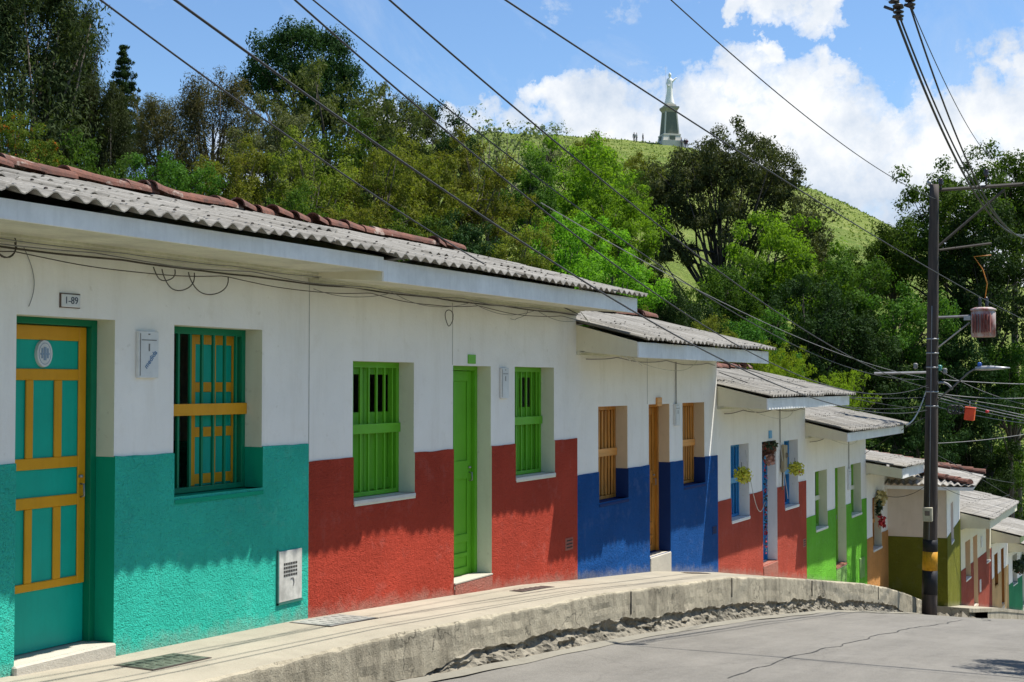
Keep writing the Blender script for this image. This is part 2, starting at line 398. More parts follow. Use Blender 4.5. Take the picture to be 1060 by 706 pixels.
RUBM = M_concrete('broken_kerb_foot', (.29, .26, .20), .22, 1.6, .7, 1.0, crack=3.0)
road()

# pavement with its raised, broken kerb wall
def pavement():
    ss = np.arange(-6, 36.0, .05); V = []; mi = []
    rows = None
    for s in ss:
        top = interp(s, SW)
        f = 1.0
        pe = 6.30 + .015*noise.noise(Vector((s*.8, 0, 0)))           # edge
        rd = interp(s, RD) - .01
        hh = top-rd
        lip = min(hh*.94, hh*.60 + .10*noise.noise(Vector((s*.7, 4, 0))) + .045*noise.noise(Vector((s*3.4, 4, 0))) + .02*noise.noise(Vector((s*11, 4, 0))) + (.30*(1-sm(9.8, 11.6, s))) + .22*sm(31.0, 33.5, s) )
        chip = .010+.05*max(0, noise.noise(Vector((s*2.3, 8, 0))))+.03*max(0, noise.noise(Vector((s*9, 8, 0))))
        prof = [(7.56, top+.012), (6.95, top+.006), (pe+chip+.012, top), (pe+.003, top-chip*.8-.006), (pe, top-chip-.02)]
        for k in range(1, 5): prof.append((pe+.006*noise.noise(Vector((s*1.1, k*.7, 0)))+.006*noise.noise(Vector((s*9, k*1.7, 0)))+.02*max(0, noise.noise(Vector((s*2.6, k*.9, 5)))-.15), top-.04-(lip-.04)*k/4))
        nr = 9
        for k in range(nr):
            t = k/(nr-1); z = top-lip-.012 - (hh-lip-.012)*t
            q = Vector((s*2.4, t*1.9, 2)); cell = noise.cell(q*1.7)*.022; d = cell + noise.noise(q*.9)*.045 + abs(noise.noise(q*2.6))*.03 + noise.noise(q*6.3)*.022 + abs(noise.noise(q*12))*.018 + (.05 if abs(noise.noise(q*.9+Vector((9, 9, 9)))) < .035 else 0)
            rec = (.035+.03*noise.noise(Vector((s*.6, 11, 0))))*sm(0, .12, t)*(1-.5*t)
            prof.append((pe + rec + d - (.07*t*t), z))
        prof.append((pe-.10-.04*noise.noise(Vector((s*1.5, 3, 1))), rd+.046)); prof.append((pe-.22-.05*noise.noise(Vector((s*1.1, 7, 1))), rd+.02))
        V += [(-p, s, z) for p, z in prof]; rows = len(prof)
    n = rows; Fc = []; 
    for i in range(len(ss)-1):
        for j in range(n-1):
            Fc.append((i*n+j, i*n+j+1, (i+1)*n+j+1, (i+1)*n+j)); mi.append(0 if j < 2 else (1 if j < 8 else (2 if j < n-3 else 3)))
    # cap at the far end
    o = mesh_np('pavement', V, Fc, [SWM, CURBM, RUBM, M_concrete('splashed_mortar', (.22, .205, .165), .5)], mi=mi)
    o.data.polygons.foreach_set('use_smooth', [False for m in mi])
    e = ss[-1]; t = interp(e, SW); rd = interp(e, RD)-.1
    mb = MB(); mb.quad((-7.56, e, t+.012), (-6.3, e, t), (-6.3, e, rd), (-7.56, e, rd)); tag(mb.build('pavement_end', CURBM), kind='structure')
    tag(o, kind='structure')
    # vertical joints in the kerb face
    mb = MB()
    for s in (15.6, 19.62, 24.3, 29.9):
        t = interp(s, SW); mb.box(-6.303, -6.284, s, s+.010, t-.30, t-.02)
    tag(mb.build('kerb_joint', M_flat('joint_dirt', (.05, .045, .035), .95)), kind='structure')
    # lower pavement beyond the pole
    mb = MB(); ss2 = np.arange(36.3, 64.01, .5)
    for a, b in zip(ss2, ss2[1:]):
        ta, tb = interp(a, SW2), interp(b, SW2); pf = 5.35
        mb.quad((-7.6, a, ta), (-pf, a, ta), (-pf, b, tb), (-7.6, b, tb), 0)
        mb.quad((-pf, a, ta), (-pf, a, ta-.1), (-pf, b, tb-.1), (-pf, b, tb), 1)
        g = .35 if a < 39.5 else .02
        ra, rb = interp(a, RD)-.2, interp(b, RD)-.2
        mb.quad((-pf, a, ta-.1), (-pf-g, a, ta-.1), (-pf-g, b, tb-.1), (-pf, b, tb-.1), 1)
        mb.quad((-pf-g, a, ta-.1), (-pf-g, a, ra), (-pf-g, b, rb), (-pf-g, b, tb-.1), 1 if a >= 39.5 else 2)
    mb.quad((-7.6, 36.3, -5.72), (-7.6, 36.3, -6.3), (-5.35, 36.3, -6.3), (-5.35, 36.3, -5.72), 1)
    tag(mb.build('lower_pavement', [SWM, CURBM, RUBM]), kind='structure')
    mb = MB(); 
    for i in range(26):   # broken bits round the pole foot
        x = -6.25+random.random()*.9; y = 35.2+random.random()*2.2; z = interp(y, RD)+.02; r = .05+random.random()*.13
        vs = []; 
        for (a, b, c_) in ((1, 0, 0), (-1, 0, 0), (0, 1, 0), (0, -1, 0), (0, 0, 1), (0, 0, -1)): vs.append((x+a*r*(.6+random.random()*.8), y+b*r*(.6+random.random()*.8), z+c_*r*(.5+random.random()*.5)))
        mb.add(vs, [(0, 2, 4), (2, 1, 4), (1, 3, 4), (3, 0, 4), (2, 0, 5), (1, 2, 5), (3, 1, 5), (0, 3, 5)])
    tag(mb.build('rubble', RUBM), 'broken grey concrete rubble at the pole foot', 'rubble', kind='stuff')
pavement()

# ------------------------------------------------------------------ houses
def facade(mb_w, mb_d, L, top, dado, bot, ops, t=.2, rev_w=1, rev_d=1, proud=.014):
    """front faces with openings; upper coat in mb_w, thick lower coat in mb_d. local u=x, inward=y"""
    us = sorted(set([0, L]+[o[0] for o in ops]+[o[1] for o in ops]))
    def fine(a, b, st): 
        n = max(1, int(round((b-a)/st))); return [a+(b-a)*i/n for i in range(n)]
    UU = []
    for a, b in zip(us, us[1:]): UU += fine(a, b, .12)
    UU.append(L)
    zb = sorted(set([bot, dado, top]+[o[2] for o in ops]+[o[3] for o in ops]))
    def wz(u, z): return z + (.010*noise.noise(Vector((u*2.5, dado, 1))) + .006*noise.noise(Vector((u*11, dado, 1))) if abs(z-dado) < 1e-6 else 0)
    for a, b in zip(UU, UU[1:]):
        um = (a+b)/2
        for z0, z1 in zip(zb, zb[1:]):
            zm = (z0+z1)/2
            if any(o[0] < um < o[1] and o[2] < zm < o[3] for o in ops): continue
            low = zm < dado; mb = mb_d if low else mb_w; y = -proud if low else 0
            mb.quad((a, y, wz(a, z0)), (b, y, wz(b, z0)), (b, y, wz(b, z1)), (a, y, wz(a, z1)), 0)
            if low and abs(z1-dado) < 1e-6: mb.quad((a, y, wz(a, z1)), (b, y, wz(b, z1)), (b, .004, wz(b, z1)+.004), (a, .004, wz(a, z1)+.004), 0)
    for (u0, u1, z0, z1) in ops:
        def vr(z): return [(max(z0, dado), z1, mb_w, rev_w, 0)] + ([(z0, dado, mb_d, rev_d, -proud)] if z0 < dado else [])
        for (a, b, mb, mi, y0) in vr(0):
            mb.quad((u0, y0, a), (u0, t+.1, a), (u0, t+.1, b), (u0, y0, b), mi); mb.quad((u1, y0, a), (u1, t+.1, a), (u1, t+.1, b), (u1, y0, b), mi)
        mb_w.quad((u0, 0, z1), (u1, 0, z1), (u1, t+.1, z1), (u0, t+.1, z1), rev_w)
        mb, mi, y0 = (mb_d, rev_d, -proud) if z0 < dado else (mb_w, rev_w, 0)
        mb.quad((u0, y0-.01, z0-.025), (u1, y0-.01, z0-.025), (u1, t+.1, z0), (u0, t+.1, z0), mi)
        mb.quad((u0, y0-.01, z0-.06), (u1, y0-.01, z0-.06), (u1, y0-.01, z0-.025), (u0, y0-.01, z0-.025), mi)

def corrugated(mb, u0, u1, dE, dR, zE, pitch, rows=3, wl=.177, amp=.022, seed=1, mi=0):
    """overlapping wavy fibre-cement sheets, eave at inward distance dE"""
    R = random.Random(seed); Lr = (dR-dE)/rows; sheetw = wl*5
    zf = lambda d: zE + pitch*(d-dE)
    for r in range(rows):
        u = u0
        while u < u1-1e-3:
            w = min(sheetw, u1-u); nu = max(4, int(round(w/wl*8)))
            lo = dE+r*Lr-(.12 if r else 0) + R.uniform(-.045, .045)*(1 if r else .6); hi = dE+(r+1)*Lr
            dz = R.uniform(-.006, .012); tilt = R.uniform(-.012, .016)
            nd = 5; vs = []
            for k in range(nd+1):
                d = lo+(hi-lo)*k/nd; lift = (.016*(1-k/nd) if r else .008*(1-k/nd))
                for i in range(nu+1):
                    uu = u+(w+(.03 if u+w < u1-1e-3 else 0))*i/nu; ph = 2*pi*(uu-u0)/wl
                    z = zf(d)+amp*sin(ph)+lift+dz+tilt*i/nu + .006*noise.noise(Vector((uu*1.3, d, seed)))
                    vs.append((uu, d, z))
            n1 = nu+1; T = [(x, y, z) for x, y, z in vs]; B = [(x, y, z-.009) for x, y, z in vs]; o = len(T)
            fs = [(k*n1+i, k*n1+i+1, (k+1)*n1+i+1, (k+1)*n1+i) for k in range(nd) for i in range(nu)]
            fs2 = [tuple(o+j for j in f[::-1]) for f in fs]
            ed = [(i, o+i, o+i+1, i+1) for i in range(nu)] + [(k*n1, (k+1)*n1, o+(k+1)*n1, o+k*n1) for k in range(nd)] + [(k*n1+nu, o+k*n1+nu, o+(k+1)*n1+nu, (k+1)*n1+nu) for k in range(nd)]
            mb.add(T+B, fs+fs2, mi, True); mb.add(T+B, ed, mi, False)
            # hook bolts on the crests
            if r >= 0:
                for cidx in ((1, 4) if R.random() < .6 else (2,)):
                    uc = u+wl*(.25+cidx)
                    if uc < u1-.05:
                        dd = lo+.09; zc = zf(dd)+amp+.02
                        mb.lathe([(.013, 0), (.015, .006), (.006, .012)], (uc, dd, zc), 6, 1)
            u += sheetw
    return zf

def clay_ridge(mb, u0, u1, d, z, seed=1, r0=.085, drop=lambda u: 0):
    R = random.Random(seed); u = u0
    while u < u1:
        l = .43; n = 9; vs = []; sk = R.uniform(-.06, .06); up = R.uniform(-.02, .03)
        for k, (t, rr) in enumerate(((0, r0*1.22), (1, r0*.9))):
            for i in range(n):
                a = pi*i/(n-1); vs.append((u+t*l, d+sk*(1-2*t)+cos(a)*rr*1.15, z+up*(1-t)+drop(u+t*l)+sin(a)*rr+.012*(1-t)))
        for k, (t, rr) in enumerate(((0, r0*1.22-.016), (1, r0*.9-.016))):
            for i in range(n):
                a = pi*i/(n-1); vs.append((u+t*l, d+sk*(1-2*t)+cos(a)*rr*1.15, z+up*(1-t)+drop(u+t*l)+sin(a)*rr+.012*(1-t)))
        fs = [(i, i+1, n+i+1, n+i) for i in range(n-1)] + [(2*n+i, 3*n+i, 3*n+i+1, 2*n+i+1) for i in range(n-1)] + [(i, 2*n+i, 2*n+i+1, i+1) for i in range(n-1)]
        mb.add(vs, fs, 0, False); u += l*R.uniform(.74, .92)

def text_part(txt, size, mat, parent, name, mtx, ext=.0015):
    cu = bpy.data.curves.new('t', 'FONT'); cu.body = txt; cu.size = size; cu.extrude = ext; cu.align_x = 'CENTER'; cu.align_y = 'CENTER'
    to = bpy.data.objects.new('t', cu); COL.objects.link(to)
    dg = bpy.context.evaluated_depsgraph_get(); me = bpy.data.meshes.new_from_object(to.evaluated_get(dg))
    bpy.data.objects.remove(to); me.transform(mtx); me.materials.clear(); me.materials.append(mat)
    o = bpy.data.objects.new(name, me); COL.objects.link(o); o.parent = parent; return o
# facade text faces -y (outwards): local text x->u, y->z, normal -> -y
def TM(u, y, z, rot=0): return Matrix.Translation((u, y, z)) @ Matrix.Rotation(pi/2, 4, 'X') @ Matrix.Rotation(rot, 4, 'Z')

def window(root, u0, u1, z0, z1, mats, style, t=.2, sill=None):
    """mats: frame, rail, shutter, trim"""
    fm, rm, shm, tm = mats
    y0, y1 = t-.015, t+.045; fw = .05
    f = MB(); f.box(u0, u0+fw, y0, y1, z0, z1); f.box(u1-fw, u1, y0, y1, z0, z1); f.box(u0+fw, u1-fw, y0, y1, z1-.06, z1); f.box(u0+fw, u1-fw, y0, y1, z0, z0+.045)
    fo = f.build('window', fm, root, .004)
    zc = (z0+z1)/2; rh = .05 if style != 'wood' else .055
    r = MB(); r.box(u0+.004, u1-.004, y0-.022, y0-.002, zc-rh, zc+rh); r.build('rail', rm, fo, .003)
    if style in ('bars', 'bars_open'):
        n = 7
        for i in range(n):
            u = u0+fw+(u1-u0-2*fw)*(i+.5)/n
            b = MB(); b.box(u-.012, u+.012, y0+.004, y0+.026, z0+.045, z1-.06); b.build('bar', fm, fo)
    elif style == 'wood':
        n = 8
        for i in range(n):
            u = u0+fw+(u1-u0-2*fw)*(i+.5)/n
            b = MB(); b.box(u-.032, u+.032, y0+.004, y0+.03, z0+.045, z1-.06, 0, .012); b.build('bar', fm, fo)
    else:
        for i in range(5):
            u = u0+fw+(u1-u0-2*fw)*(i+.5)/5
            b = MB(); b.box(u-.014, u+.014, y0+.004, y0+.026, z0+.045, z1-.06); b.build('bar', fm, fo)
    # shutters behind
    um = (u0+u1)/2; ys = y1+.01
    def leaf(a, b, open_top, spec):
        s = MB(); s.box(a, b, ys+.012, ys+.03, z0+.045, (z1-.06) if not open_top else zc+.12, 0)
        so = s.build('shutter', shm, fo)
        q = MB(); w = .055; H = z1-z0
        q.box(a, a+w, ys, ys+.011, z0+.045, z1-.06); q.box(b-w, b, ys, ys+.011, z0+.045, z1-.06)
        if spec == 'teal':
            m1 = (a+b)/2
            q.box(m1-.025, m1+.025, ys-.001, ys+.010, z0+.05, z1-.065)
            for zz in (z1-.14, zc+.15, zc-.24, z0+.06): q.box(a+w, b-w, ys+.001, ys+.0115, zz, zz+.085)
        else:
            q.box(a+w, b-w, ys+.001, ys+.0115, z1-.13, z1-.06); q.box(a+w, b-w, ys+.001, ys+.0115, zc-.02, zc+.17); q.box(a+w, b-w, ys+.001, ys+.0115, z0+.05, z0+.16)
            q.box((a+b)/2-.02, (a+b)/2+.02, ys-.001, ys+.010, z0+.05, zc+.1)
        t_ = q.build('shutter_trim', tm, fo, .003)
    if style == 'bars_open':
        leaf(um-.07, u1-fw, False, 'teal')
        s = MB(); s.box(u0+fw+.01, u0+fw+.04, ys+.05, ys+.46, z0+.045, z1-.06); s.build('shutter', tm, fo)
    elif style == 'bars':
        leaf(u0+fw, um-.004, True, 'g'); leaf(um+.004, u1-fw, True, 'g')
    else:
        leaf(u0+fw, um-.004, False, 'g'); leaf(um+.004, u1-fw, False, 'g')
    if sill:
        s = MB(); s.box(u0, u1, -.03, t-.02, z0-.045, z0-.003, 0, .006); s.build('sill', sill, fo)
    return fo

def door(root, u0, u1, z0, z1, fm, slab, trim, boxes, t=.2, handle=True):
    """boxes: trim rectangles (fractions across, fractions down) on the slab"""
    fw = .06; f = MB()
    f.box(u0, u0+fw, t-.02, t+.09, z0, z1); f.box(u1-fw, u1, t-.02, t+.09, z0, z1); f.box(u0+fw, u1-fw, t-.02, t+.09, z1-.05, z1)
    a, b, top = u0+fw, u1-fw, z1-.05; W = b-a; H = top-z0
    s = MB(); s.box(a+.004, b-.004, t+.045, t+.085, z0+.006, top-.004); so = s.build('door', slab, root)
    f.build('door_frame', fm, so, .004)
    q = MB()
    for (x0, x1, y0, y1) in boxes: q.box(a+.006+x0*(W-.012), a+.006+x1*(W-.012), t+.027, t+.0445, top-.006-y1*(H-.014), top-.006-y0*(H-.014), 0, .005)
    q.build('panel_trim', trim, so)
    # recessed fields
    if handle:
        h = MB(); zc = z0+H*.5; h.tube([(b-.06, t+.026, zc), (b-.06, t-.012, zc), (b-.06, t-.016, zc-.09), (b-.06, t+.02, zc-.1)], .008, 6); h.lathe([(.02, 0), (.02, .02)], (b-.06, t+.02, zc+.05), 8)
        h.build('handle', STEEL, so)
    return so
COLS3 = lambda y0, y1: [(0, .09, y0, y1), (.29, .385, y0, y1), (.615, .71, y0, y1), (.91, 1, y0, y1)]
SPEC_A = [(0, .09, 0, 1), (.91, 1, 0, .815), (.09, .91, 0, .045), (.09, .91, .135, .17), (.09, .91, .41, .445), (.09, .91, .53, .565), (.09, .91, .79, .815),
          (.29, .375, .17, .41), (.62, .71, .17, .41), (.29, .375, .565, .79), (.62, .71, .565, .79)]
SPEC_A[0] = (0, .09, 0, .815)
SPEC_B = [(0, .12, 0, 1), (.88, 1, 0, 1), (.12, .88, 0, .05), (.12, .88, .44, .53), (.12, .88, .8, .84), (.12, .88, .89, .91), (.12, .88, .96, 1), (.45, .55, .05, .44), (.45, .55, .53, .8)]

def paneled(name, c, grime=.1): return M_paint(name, c, .42, grime, 2.5, .03)
TEAL = paneled('teal_gloss', (.0, .40, .29)); TEALD = paneled('deep_teal_gloss', (.0, .19, .09)); YEL = paneled('ochre_gloss', (.68, .32, .01))
GRN = paneled('leaf_green_gloss', (.13, .43, .022)); WOODC = M_wood('varnished_wood', (.56, .225, .03), .4); WOODR = M_wood('varnished_rail', (.68, .30, .07), .45, 0, .8)
BLU = paneled('sky_blue_gloss', (.02, .22, .50)); BLUL = paneled('pale_blue_gloss', (.10, .35, .62)); GRE = paneled('pale_green_gloss', (.20, .45, .05)); BRN = paneled('brown_gloss', (.30, .13, .03))
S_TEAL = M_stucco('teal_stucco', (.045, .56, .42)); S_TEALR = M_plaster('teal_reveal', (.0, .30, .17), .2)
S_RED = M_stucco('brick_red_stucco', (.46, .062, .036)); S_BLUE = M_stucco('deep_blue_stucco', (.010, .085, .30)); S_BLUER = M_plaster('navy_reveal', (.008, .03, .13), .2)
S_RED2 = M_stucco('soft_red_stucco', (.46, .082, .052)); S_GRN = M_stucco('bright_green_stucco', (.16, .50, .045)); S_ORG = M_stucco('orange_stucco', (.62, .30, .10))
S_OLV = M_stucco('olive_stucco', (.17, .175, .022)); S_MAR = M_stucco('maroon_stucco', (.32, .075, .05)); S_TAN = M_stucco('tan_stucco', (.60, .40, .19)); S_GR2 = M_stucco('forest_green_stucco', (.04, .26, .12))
STEP = M_concrete('step_concrete', (.50, .46, .38), .5)

class House: pass
def house(label, s0, L, p0, base, top, dado, ops, upper, lower, rev_w, rev_d, zE, pitch, soff, fas, over=1.0, ridge_d=2.0, ang=0.0, depth=7.0, roofm=None, clay=True, rows=3, cheek=True, ub=0.0, ue=0.0, seed=1, fasm=None, cheekm=None, name='row_house', roof=True, clayskip=0):
    """all heights as seen from the eye level plane; converted to the house's own frame"""
    root = empty(name, (-p0, s0, base), pi/2+ang); tag(root, label, 'house', 'row houses stepping down the street')
    z = lambda v: v-base
    w = MB(); d = MB(); O = [(a, b, z(c), z(e)) for a, b, c, e in ops]
    bot = min(z(interp(s0+L, SW if s0 < 36 else SW2)), 0)-.6
    facade(w, d, L, z(top), z(dado), bot, O, .2, 1, 1)
    zr = z(zE)+pitch*(over+ridge_d)
    # side and back walls (set in slightly from the neighbour's)
    for u, sg in ((.0, 1), (L, -1)):
        e = .012*sg; zt0 = z(top)-.05
        for mb, za, zb_, yo in ((d, bot, z(dado), 0), (w, z(dado), z(top), 0)):
            mb.quad((u+e if mb is d else u+e*1.4, -.0135 if mb is d else .0, za), (u+e if mb is d else u+e*1.4, depth, za), (u+e if mb is d else u+e*1.4, depth, zb_), (u+e if mb is d else u+e*1.4, -.0135 if mb is d else 0, zb_), 0)
        w.add([(u+e*1.4, .02, z(top)-.005), (u+e*1.4, depth, z(top)-.005), (u+e*1.4, depth, z(zE)+pitch*(over)-.03), (u+e*1.4, ridge_d, zr-.07), (u+e*1.4, .02, z(zE)+pitch*over-.06)], [(0, 1, 2, 3, 4)], 0)
    w.quad((0, depth, bot), (L, depth, bot), (L, depth, z(zE)+pitch*over-.05), (0, depth, z(zE)+pitch*over-.05), 0)
    w.build('wall', [upper, rev_w], root); lw = d.build('lower_wall', [lower, rev_d], root)
    ha = lw.data.attributes.new('above_pavement', 'FLOAT', 'POINT'); PV = SW if s0 < 36 else SW2
    ha.data.foreach_set('value', [v_.co.z+base-interp(s0+v_.co.x, PV) + (5 if v_.co.y > .05 else 0) for v_ in lw.data.vertices])
    h = House(); h.root = root; h.z = z; h.L = L
    # soffit, fascia, cheeks
    if soff is not None:
        zs_w, zs_f = z(soff[0]), z(soff[1]); df = -(over-.10)
        s = MB(); s.quad((ub, .05, zs_w), (L+ue*.5, .05, zs_w), (L+ue*.5, df+.02, zs_f+.004), (ub, df+.02, zs_f+.004))
        s.box(ub, L, -.055, -.003, zs_w-.05, zs_w-.004, 0); s.box(ub, L, -.12, -.056, zs_w-.022, zs_w-.0, 0)
        s.build('soffit', SOFF, root)
        zt = z(zE)-.037
        f = MB(); f.box(ub, L+ue*.5, df, df+.022, zs_f-.004, zt, 0); f.build('fascia', fasm or FASC, root, .003)
        if cheek:
            for (u, uu) in ((ub, ub+.02), (L+ue*.5-.02, L+ue*.5)):
                c = MB(); 
                pts = [(df+.023, zs_f), (.0, zs_w), (.0, z(zE)+pitch*over-.045), (df+.023, z(zE)+pitch*.05-.045)]
                vs = [(u, a, b) for a, b in pts]+[(uu, a, b) for a, b in pts]
                c.add(vs, [(0, 1, 2, 3), (7, 6, 5, 4), (0, 4, 5, 1), (1, 5, 6, 2), (2, 6, 7, 3), (3, 7, 4, 0)]); c.build('eave_cheek', cheekm or CREAMW, root)
    if roof:
        r = MB(); corrugated(r, ub-.02, L+ue, -over, ridge_d, z(zE), pitch, rows, seed=seed)
        # rear slope
        n = int((L+ue-ub)/.0885); vs = []
        for k, dd in enumerate((ridge_d, depth+.3)):
            for i in range(n+1):
                uu = ub-.02+(L+ue-ub+.02)*i/n; vs.append((uu, dd, zr+.01-(dd-ridge_d)*.30*(zr-(z(zE)+pitch*over))/max(.1, (depth-ridge_d)*.30) + .02*(-1)**i))
        r.add(vs, [(i, i+1, n+1+i+1, n+1+i) for i in range(n)], 0)
        ro = r.build('roof', [roofm or ROOF, M_BOLT], root)
        if clay:
            c = MB(); clay_ridge(c, ub+clayskip, L+ue, ridge_d, zr+.02, seed); c.build('ridge_tiles', CLAY, ro)
    return h
M_BOLT = M_flat('rusty_bolt', (.05, .035, .028), .8)

def step(root, u0, u1, z0, z1, m, out=.02):
    s = MB(); s.box(u0-.0, u1+.0, -out, .30, z0, z1, 0, .012); s.build('doorstep', m, root)

def W3(us, zt, zb, dz): return None

# ---- teal house
o = 4.5; B0 = -2.1
wA = (8.63-o, 9.80-o, -.92, .49); wA0 = (4.95-o, 6.10-o, -.92, .49); dA = (6.97-o, 7.95-o, -1.985, .50)
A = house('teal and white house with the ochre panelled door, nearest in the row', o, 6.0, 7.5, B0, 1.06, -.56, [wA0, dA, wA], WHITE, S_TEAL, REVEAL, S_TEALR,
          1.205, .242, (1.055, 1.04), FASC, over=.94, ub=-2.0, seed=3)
for w_ in (wA0, wA): window(A.root, w_[0], w_[1], A.z(w_[2]), A.z(w_[3]), (TEALD, YEL, TEAL, YEL), 'bars_open')
dd = door(A.root, dA[0], dA[1], A.z(dA[2]), A.z(dA[3]), TEALD, TEAL, YEL, SPEC_A)
step(A.root, dA[0]-.02, dA[1], A.z(-2.4), A.z(-1.986), STEP, .05)
# oval enamel plaque on the door
m = MB(); zc = A.z(.50)-.05-2.43*.09; uc = dA[0]+.06+.43*.98
m.add([(uc+.075*cos(a*pi/12), .2+.020, zc+.10*sin(a*pi/12)) for a in range(24)]+[(uc+.08*cos(a*pi/12), .2+.044, zc+.105*sin(a*pi/12)) for a in range(24)],
      [tuple(range(24))[::-1]]+[(i, (i+1) % 24, 24+(i+1) % 24, 24+i) for i in range(24)]); po = m.build('door_plaque', BOXW, dd)
m = MB()
m.box(uc-.035, uc-.02, .216, .2195, zc-.035, zc+.04, 0); m.box(uc+.02, uc+.035, .216, .2195, zc-.035, zc+.04, 0); m.box(uc-.012, uc+.012, .2155, .2195, zc-.05, zc+.05, 0); m.box(uc-.045, uc+.045, .217, .2197, zc-.01, zc+.006, 0)
m.tube([(uc+.058*cos(a*pi/12), .2185, zc+.08*sin(a*pi/12)) for a in range(25)], .002, 4)
m.build('plaque_emblem', BLUEPALE, dd)
# number plaque
def plaque(root, u0, u1, z0, z1, txt, size):
    p = MB(); p.box(u0, u1, -.02, .002, z0, z1, 0, .004); po = p.build('number_plaque', BOXW, root)
    q = MB(); q.box(u0-.008, u1+.004, -.012, .003, z0-.006, z1+.008, 0); q.build('plaque_edge', M_flat('plaque_rust', (.12, .08, .06), .8), po)
    text_part(txt, size, DARKINK, po, 'numerals', TM((u0+u1)/2, -.0215, (z0+z1)/2))
plaque(A.root, 7.38-o, 7.565-o, A.z(.575), A.z(.67), '1-89', .075)
def meter(root, u0, u1, z0, z1, txt=None, m=BOXW):
    b = MB(); b.box(u0, u1, -.035, .0, z0, z1, 0, .006); bo = b.build('meter_cover', m, root)
    q = MB(); cu = (u0+u1)/2; q.box(cu-.005, cu+.008, -.0385, -.036, z1-.16, z1-.10); q.box(cu-.01, cu+.01, -.0385, -.036, z1-.03, z1-.02); q.box(u0+.012, u0+.019, -.0375, -.036, z0+.02, z1-.02); q.box(u0+.03, u1-.03, -.0375, -.036, z1-.075, z1-.068)
    q.build('meter_slot', M_flat('slot_shadow', (.2, .2, .19), .8) if 'slot_shadow' not in bpy.data.materials else bpy.data.materials['slot_shadow'], bo)
    if txt: text_part(txt, .062, BLUEINK, bo, 'blue_lettering', TM(cu+.02, -.037, z0+.15, radians(48)))
meter(A.root, 8.18-o, 8.41-o, A.z(.05), A.z(.425), 'medida')
def gasvent(root, u0, u1, z0, z1):
    b = MB(); b.box(u0, u1, -.03, .0, z0, z1, 0, .003); bo = b.build('gas_meter_door', M_paint('cream_steel', (.56, .55, .50), .6, .35, 6), root)
    q = MB(); W = u1-u0; H = z1-z0
    for r in range(4):
        for c in range(8): 
            x = u0+W*(.2+.075*c); zz = z1-H*(.24+.075*r); q.box(x, x+W*.05, -.0325, -.0305, zz-H*.045, zz)
    q.build('vent_holes', DARK, bo)
    k = MB(); k.tube([(u0+W*.55+.03*cos(a), -.034, z0+H*.36+.045*sin(a)) for a in np.linspace(-.9, 2.2, 9)], .004, 5); k.build('latch', STEEL, bo)
    f = MB(); f.box(u0-.02, u0-.002, -.03, .0, z0-.02, z1+.015); f.box(u0-.02, u1+.015, -.03, .0, z0-.022, z0-.003); f.build('meter_niche_edge', M_flat('niche_dark', (.03, .14, .11), .8), bo)
gasvent(A.root, 10.03-o, 10.38-o, A.z(-1.98), A.z(-1.52))

# ---- red house with green door
o = 10.5; B0 = -2.3
w1 = (11.26-o, 12.43-o, -1.15, .235); w2 = (14.82-o, 15.95-o, -1.14, .22); d1 = (13.28-o, 14.19-o, -2.24, .215)
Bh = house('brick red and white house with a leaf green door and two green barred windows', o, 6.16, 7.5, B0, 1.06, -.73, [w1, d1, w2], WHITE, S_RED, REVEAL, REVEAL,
           1.18, .25, (1.01, .95), FASC, over=.94, ue=.22, seed=8)
for w_ in (w1, w2): window(Bh.root, w_[0], w_[1], Bh.z(w_[2]), Bh.z(w_[3]), (GRN, GRN, GRN, GRN), 'bars', sill=M_concrete('white_sill', (.66, .66, .60), .6) if 'white_sill' not in bpy.data.materials else bpy.data.materials['white_sill'])
door(Bh.root, d1[0], d1[1], Bh.z(d1[2]), Bh.z(d1[3]), GRN, GRN, GRN, SPEC_B)
step(Bh.root, d1[0], d1[1], Bh.z(-2.9), Bh.z(-2.243), S_RED, .03)
t_ = MB(); t_.box(d1[0], d1[1], -.032, .2, Bh.z(-2.243), Bh.z(-2.225), 0, .003); t_.build('threshold', STEP, Bh.root)
t_ = MB(); t_.box(13.62-o, 13.80-o, -.012, .0, Bh.z(.24), Bh.z(.345), 0, .003); t_.build('number_plaque', GRN, Bh.root)
meter(Bh.root, 14.41-o, 14.60-o, Bh.z(-.17), Bh.z(.20))
def louvre(root, u0, u1, z0, z1, m):
    b = MB(); b.box(u0, u1, -.022, -.0, z0, z1, 0, .003)
    bo = b.build('vent_plate', m, root); q = MB()
    for i in range(3):
        zz = z0+(z1-z0)*(.18+.28*i); q.box(u0+.03, u1-.03, -.0265, -.0225, zz, zz+(z1-z0)*.09)
    q.build('vent_slots', DARK, bo)
louvre(Bh.root, 16.26-o, 16.50-o, Bh.z(-2.19), Bh.z(-2.03), S_RED)

# ---- blue house
o = 16.66; B0 = -2.9
w1 = (17.40-o, 18.48-o, -1.65, -.31); w2 = (20.85-o, 21.93-o, -1.65, -.30); d1 = (19.34-o, 20.24-o, -2.62, -.305)
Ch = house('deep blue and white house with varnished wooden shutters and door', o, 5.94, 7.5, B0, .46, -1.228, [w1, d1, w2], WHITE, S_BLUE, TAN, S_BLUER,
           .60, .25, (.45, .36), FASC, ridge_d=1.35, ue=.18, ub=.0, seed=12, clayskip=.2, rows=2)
for w_ in (w1, w2): window(Ch.root, w_[0], w_[1], Ch.z(w_[2]), Ch.z(w_[3]), (WOODC, WOODR, WOODC, WOODC), 'wood')
door(Ch.root, d1[0], d1[1], Ch.z(d1[2]), Ch.z(d1[3]), WOODC, WOODC, WOODC, SPEC_B)
step(Ch.root, d1[0], d1[1], Ch.z(-3.3), Ch.z(-2.63), STEP, .03)
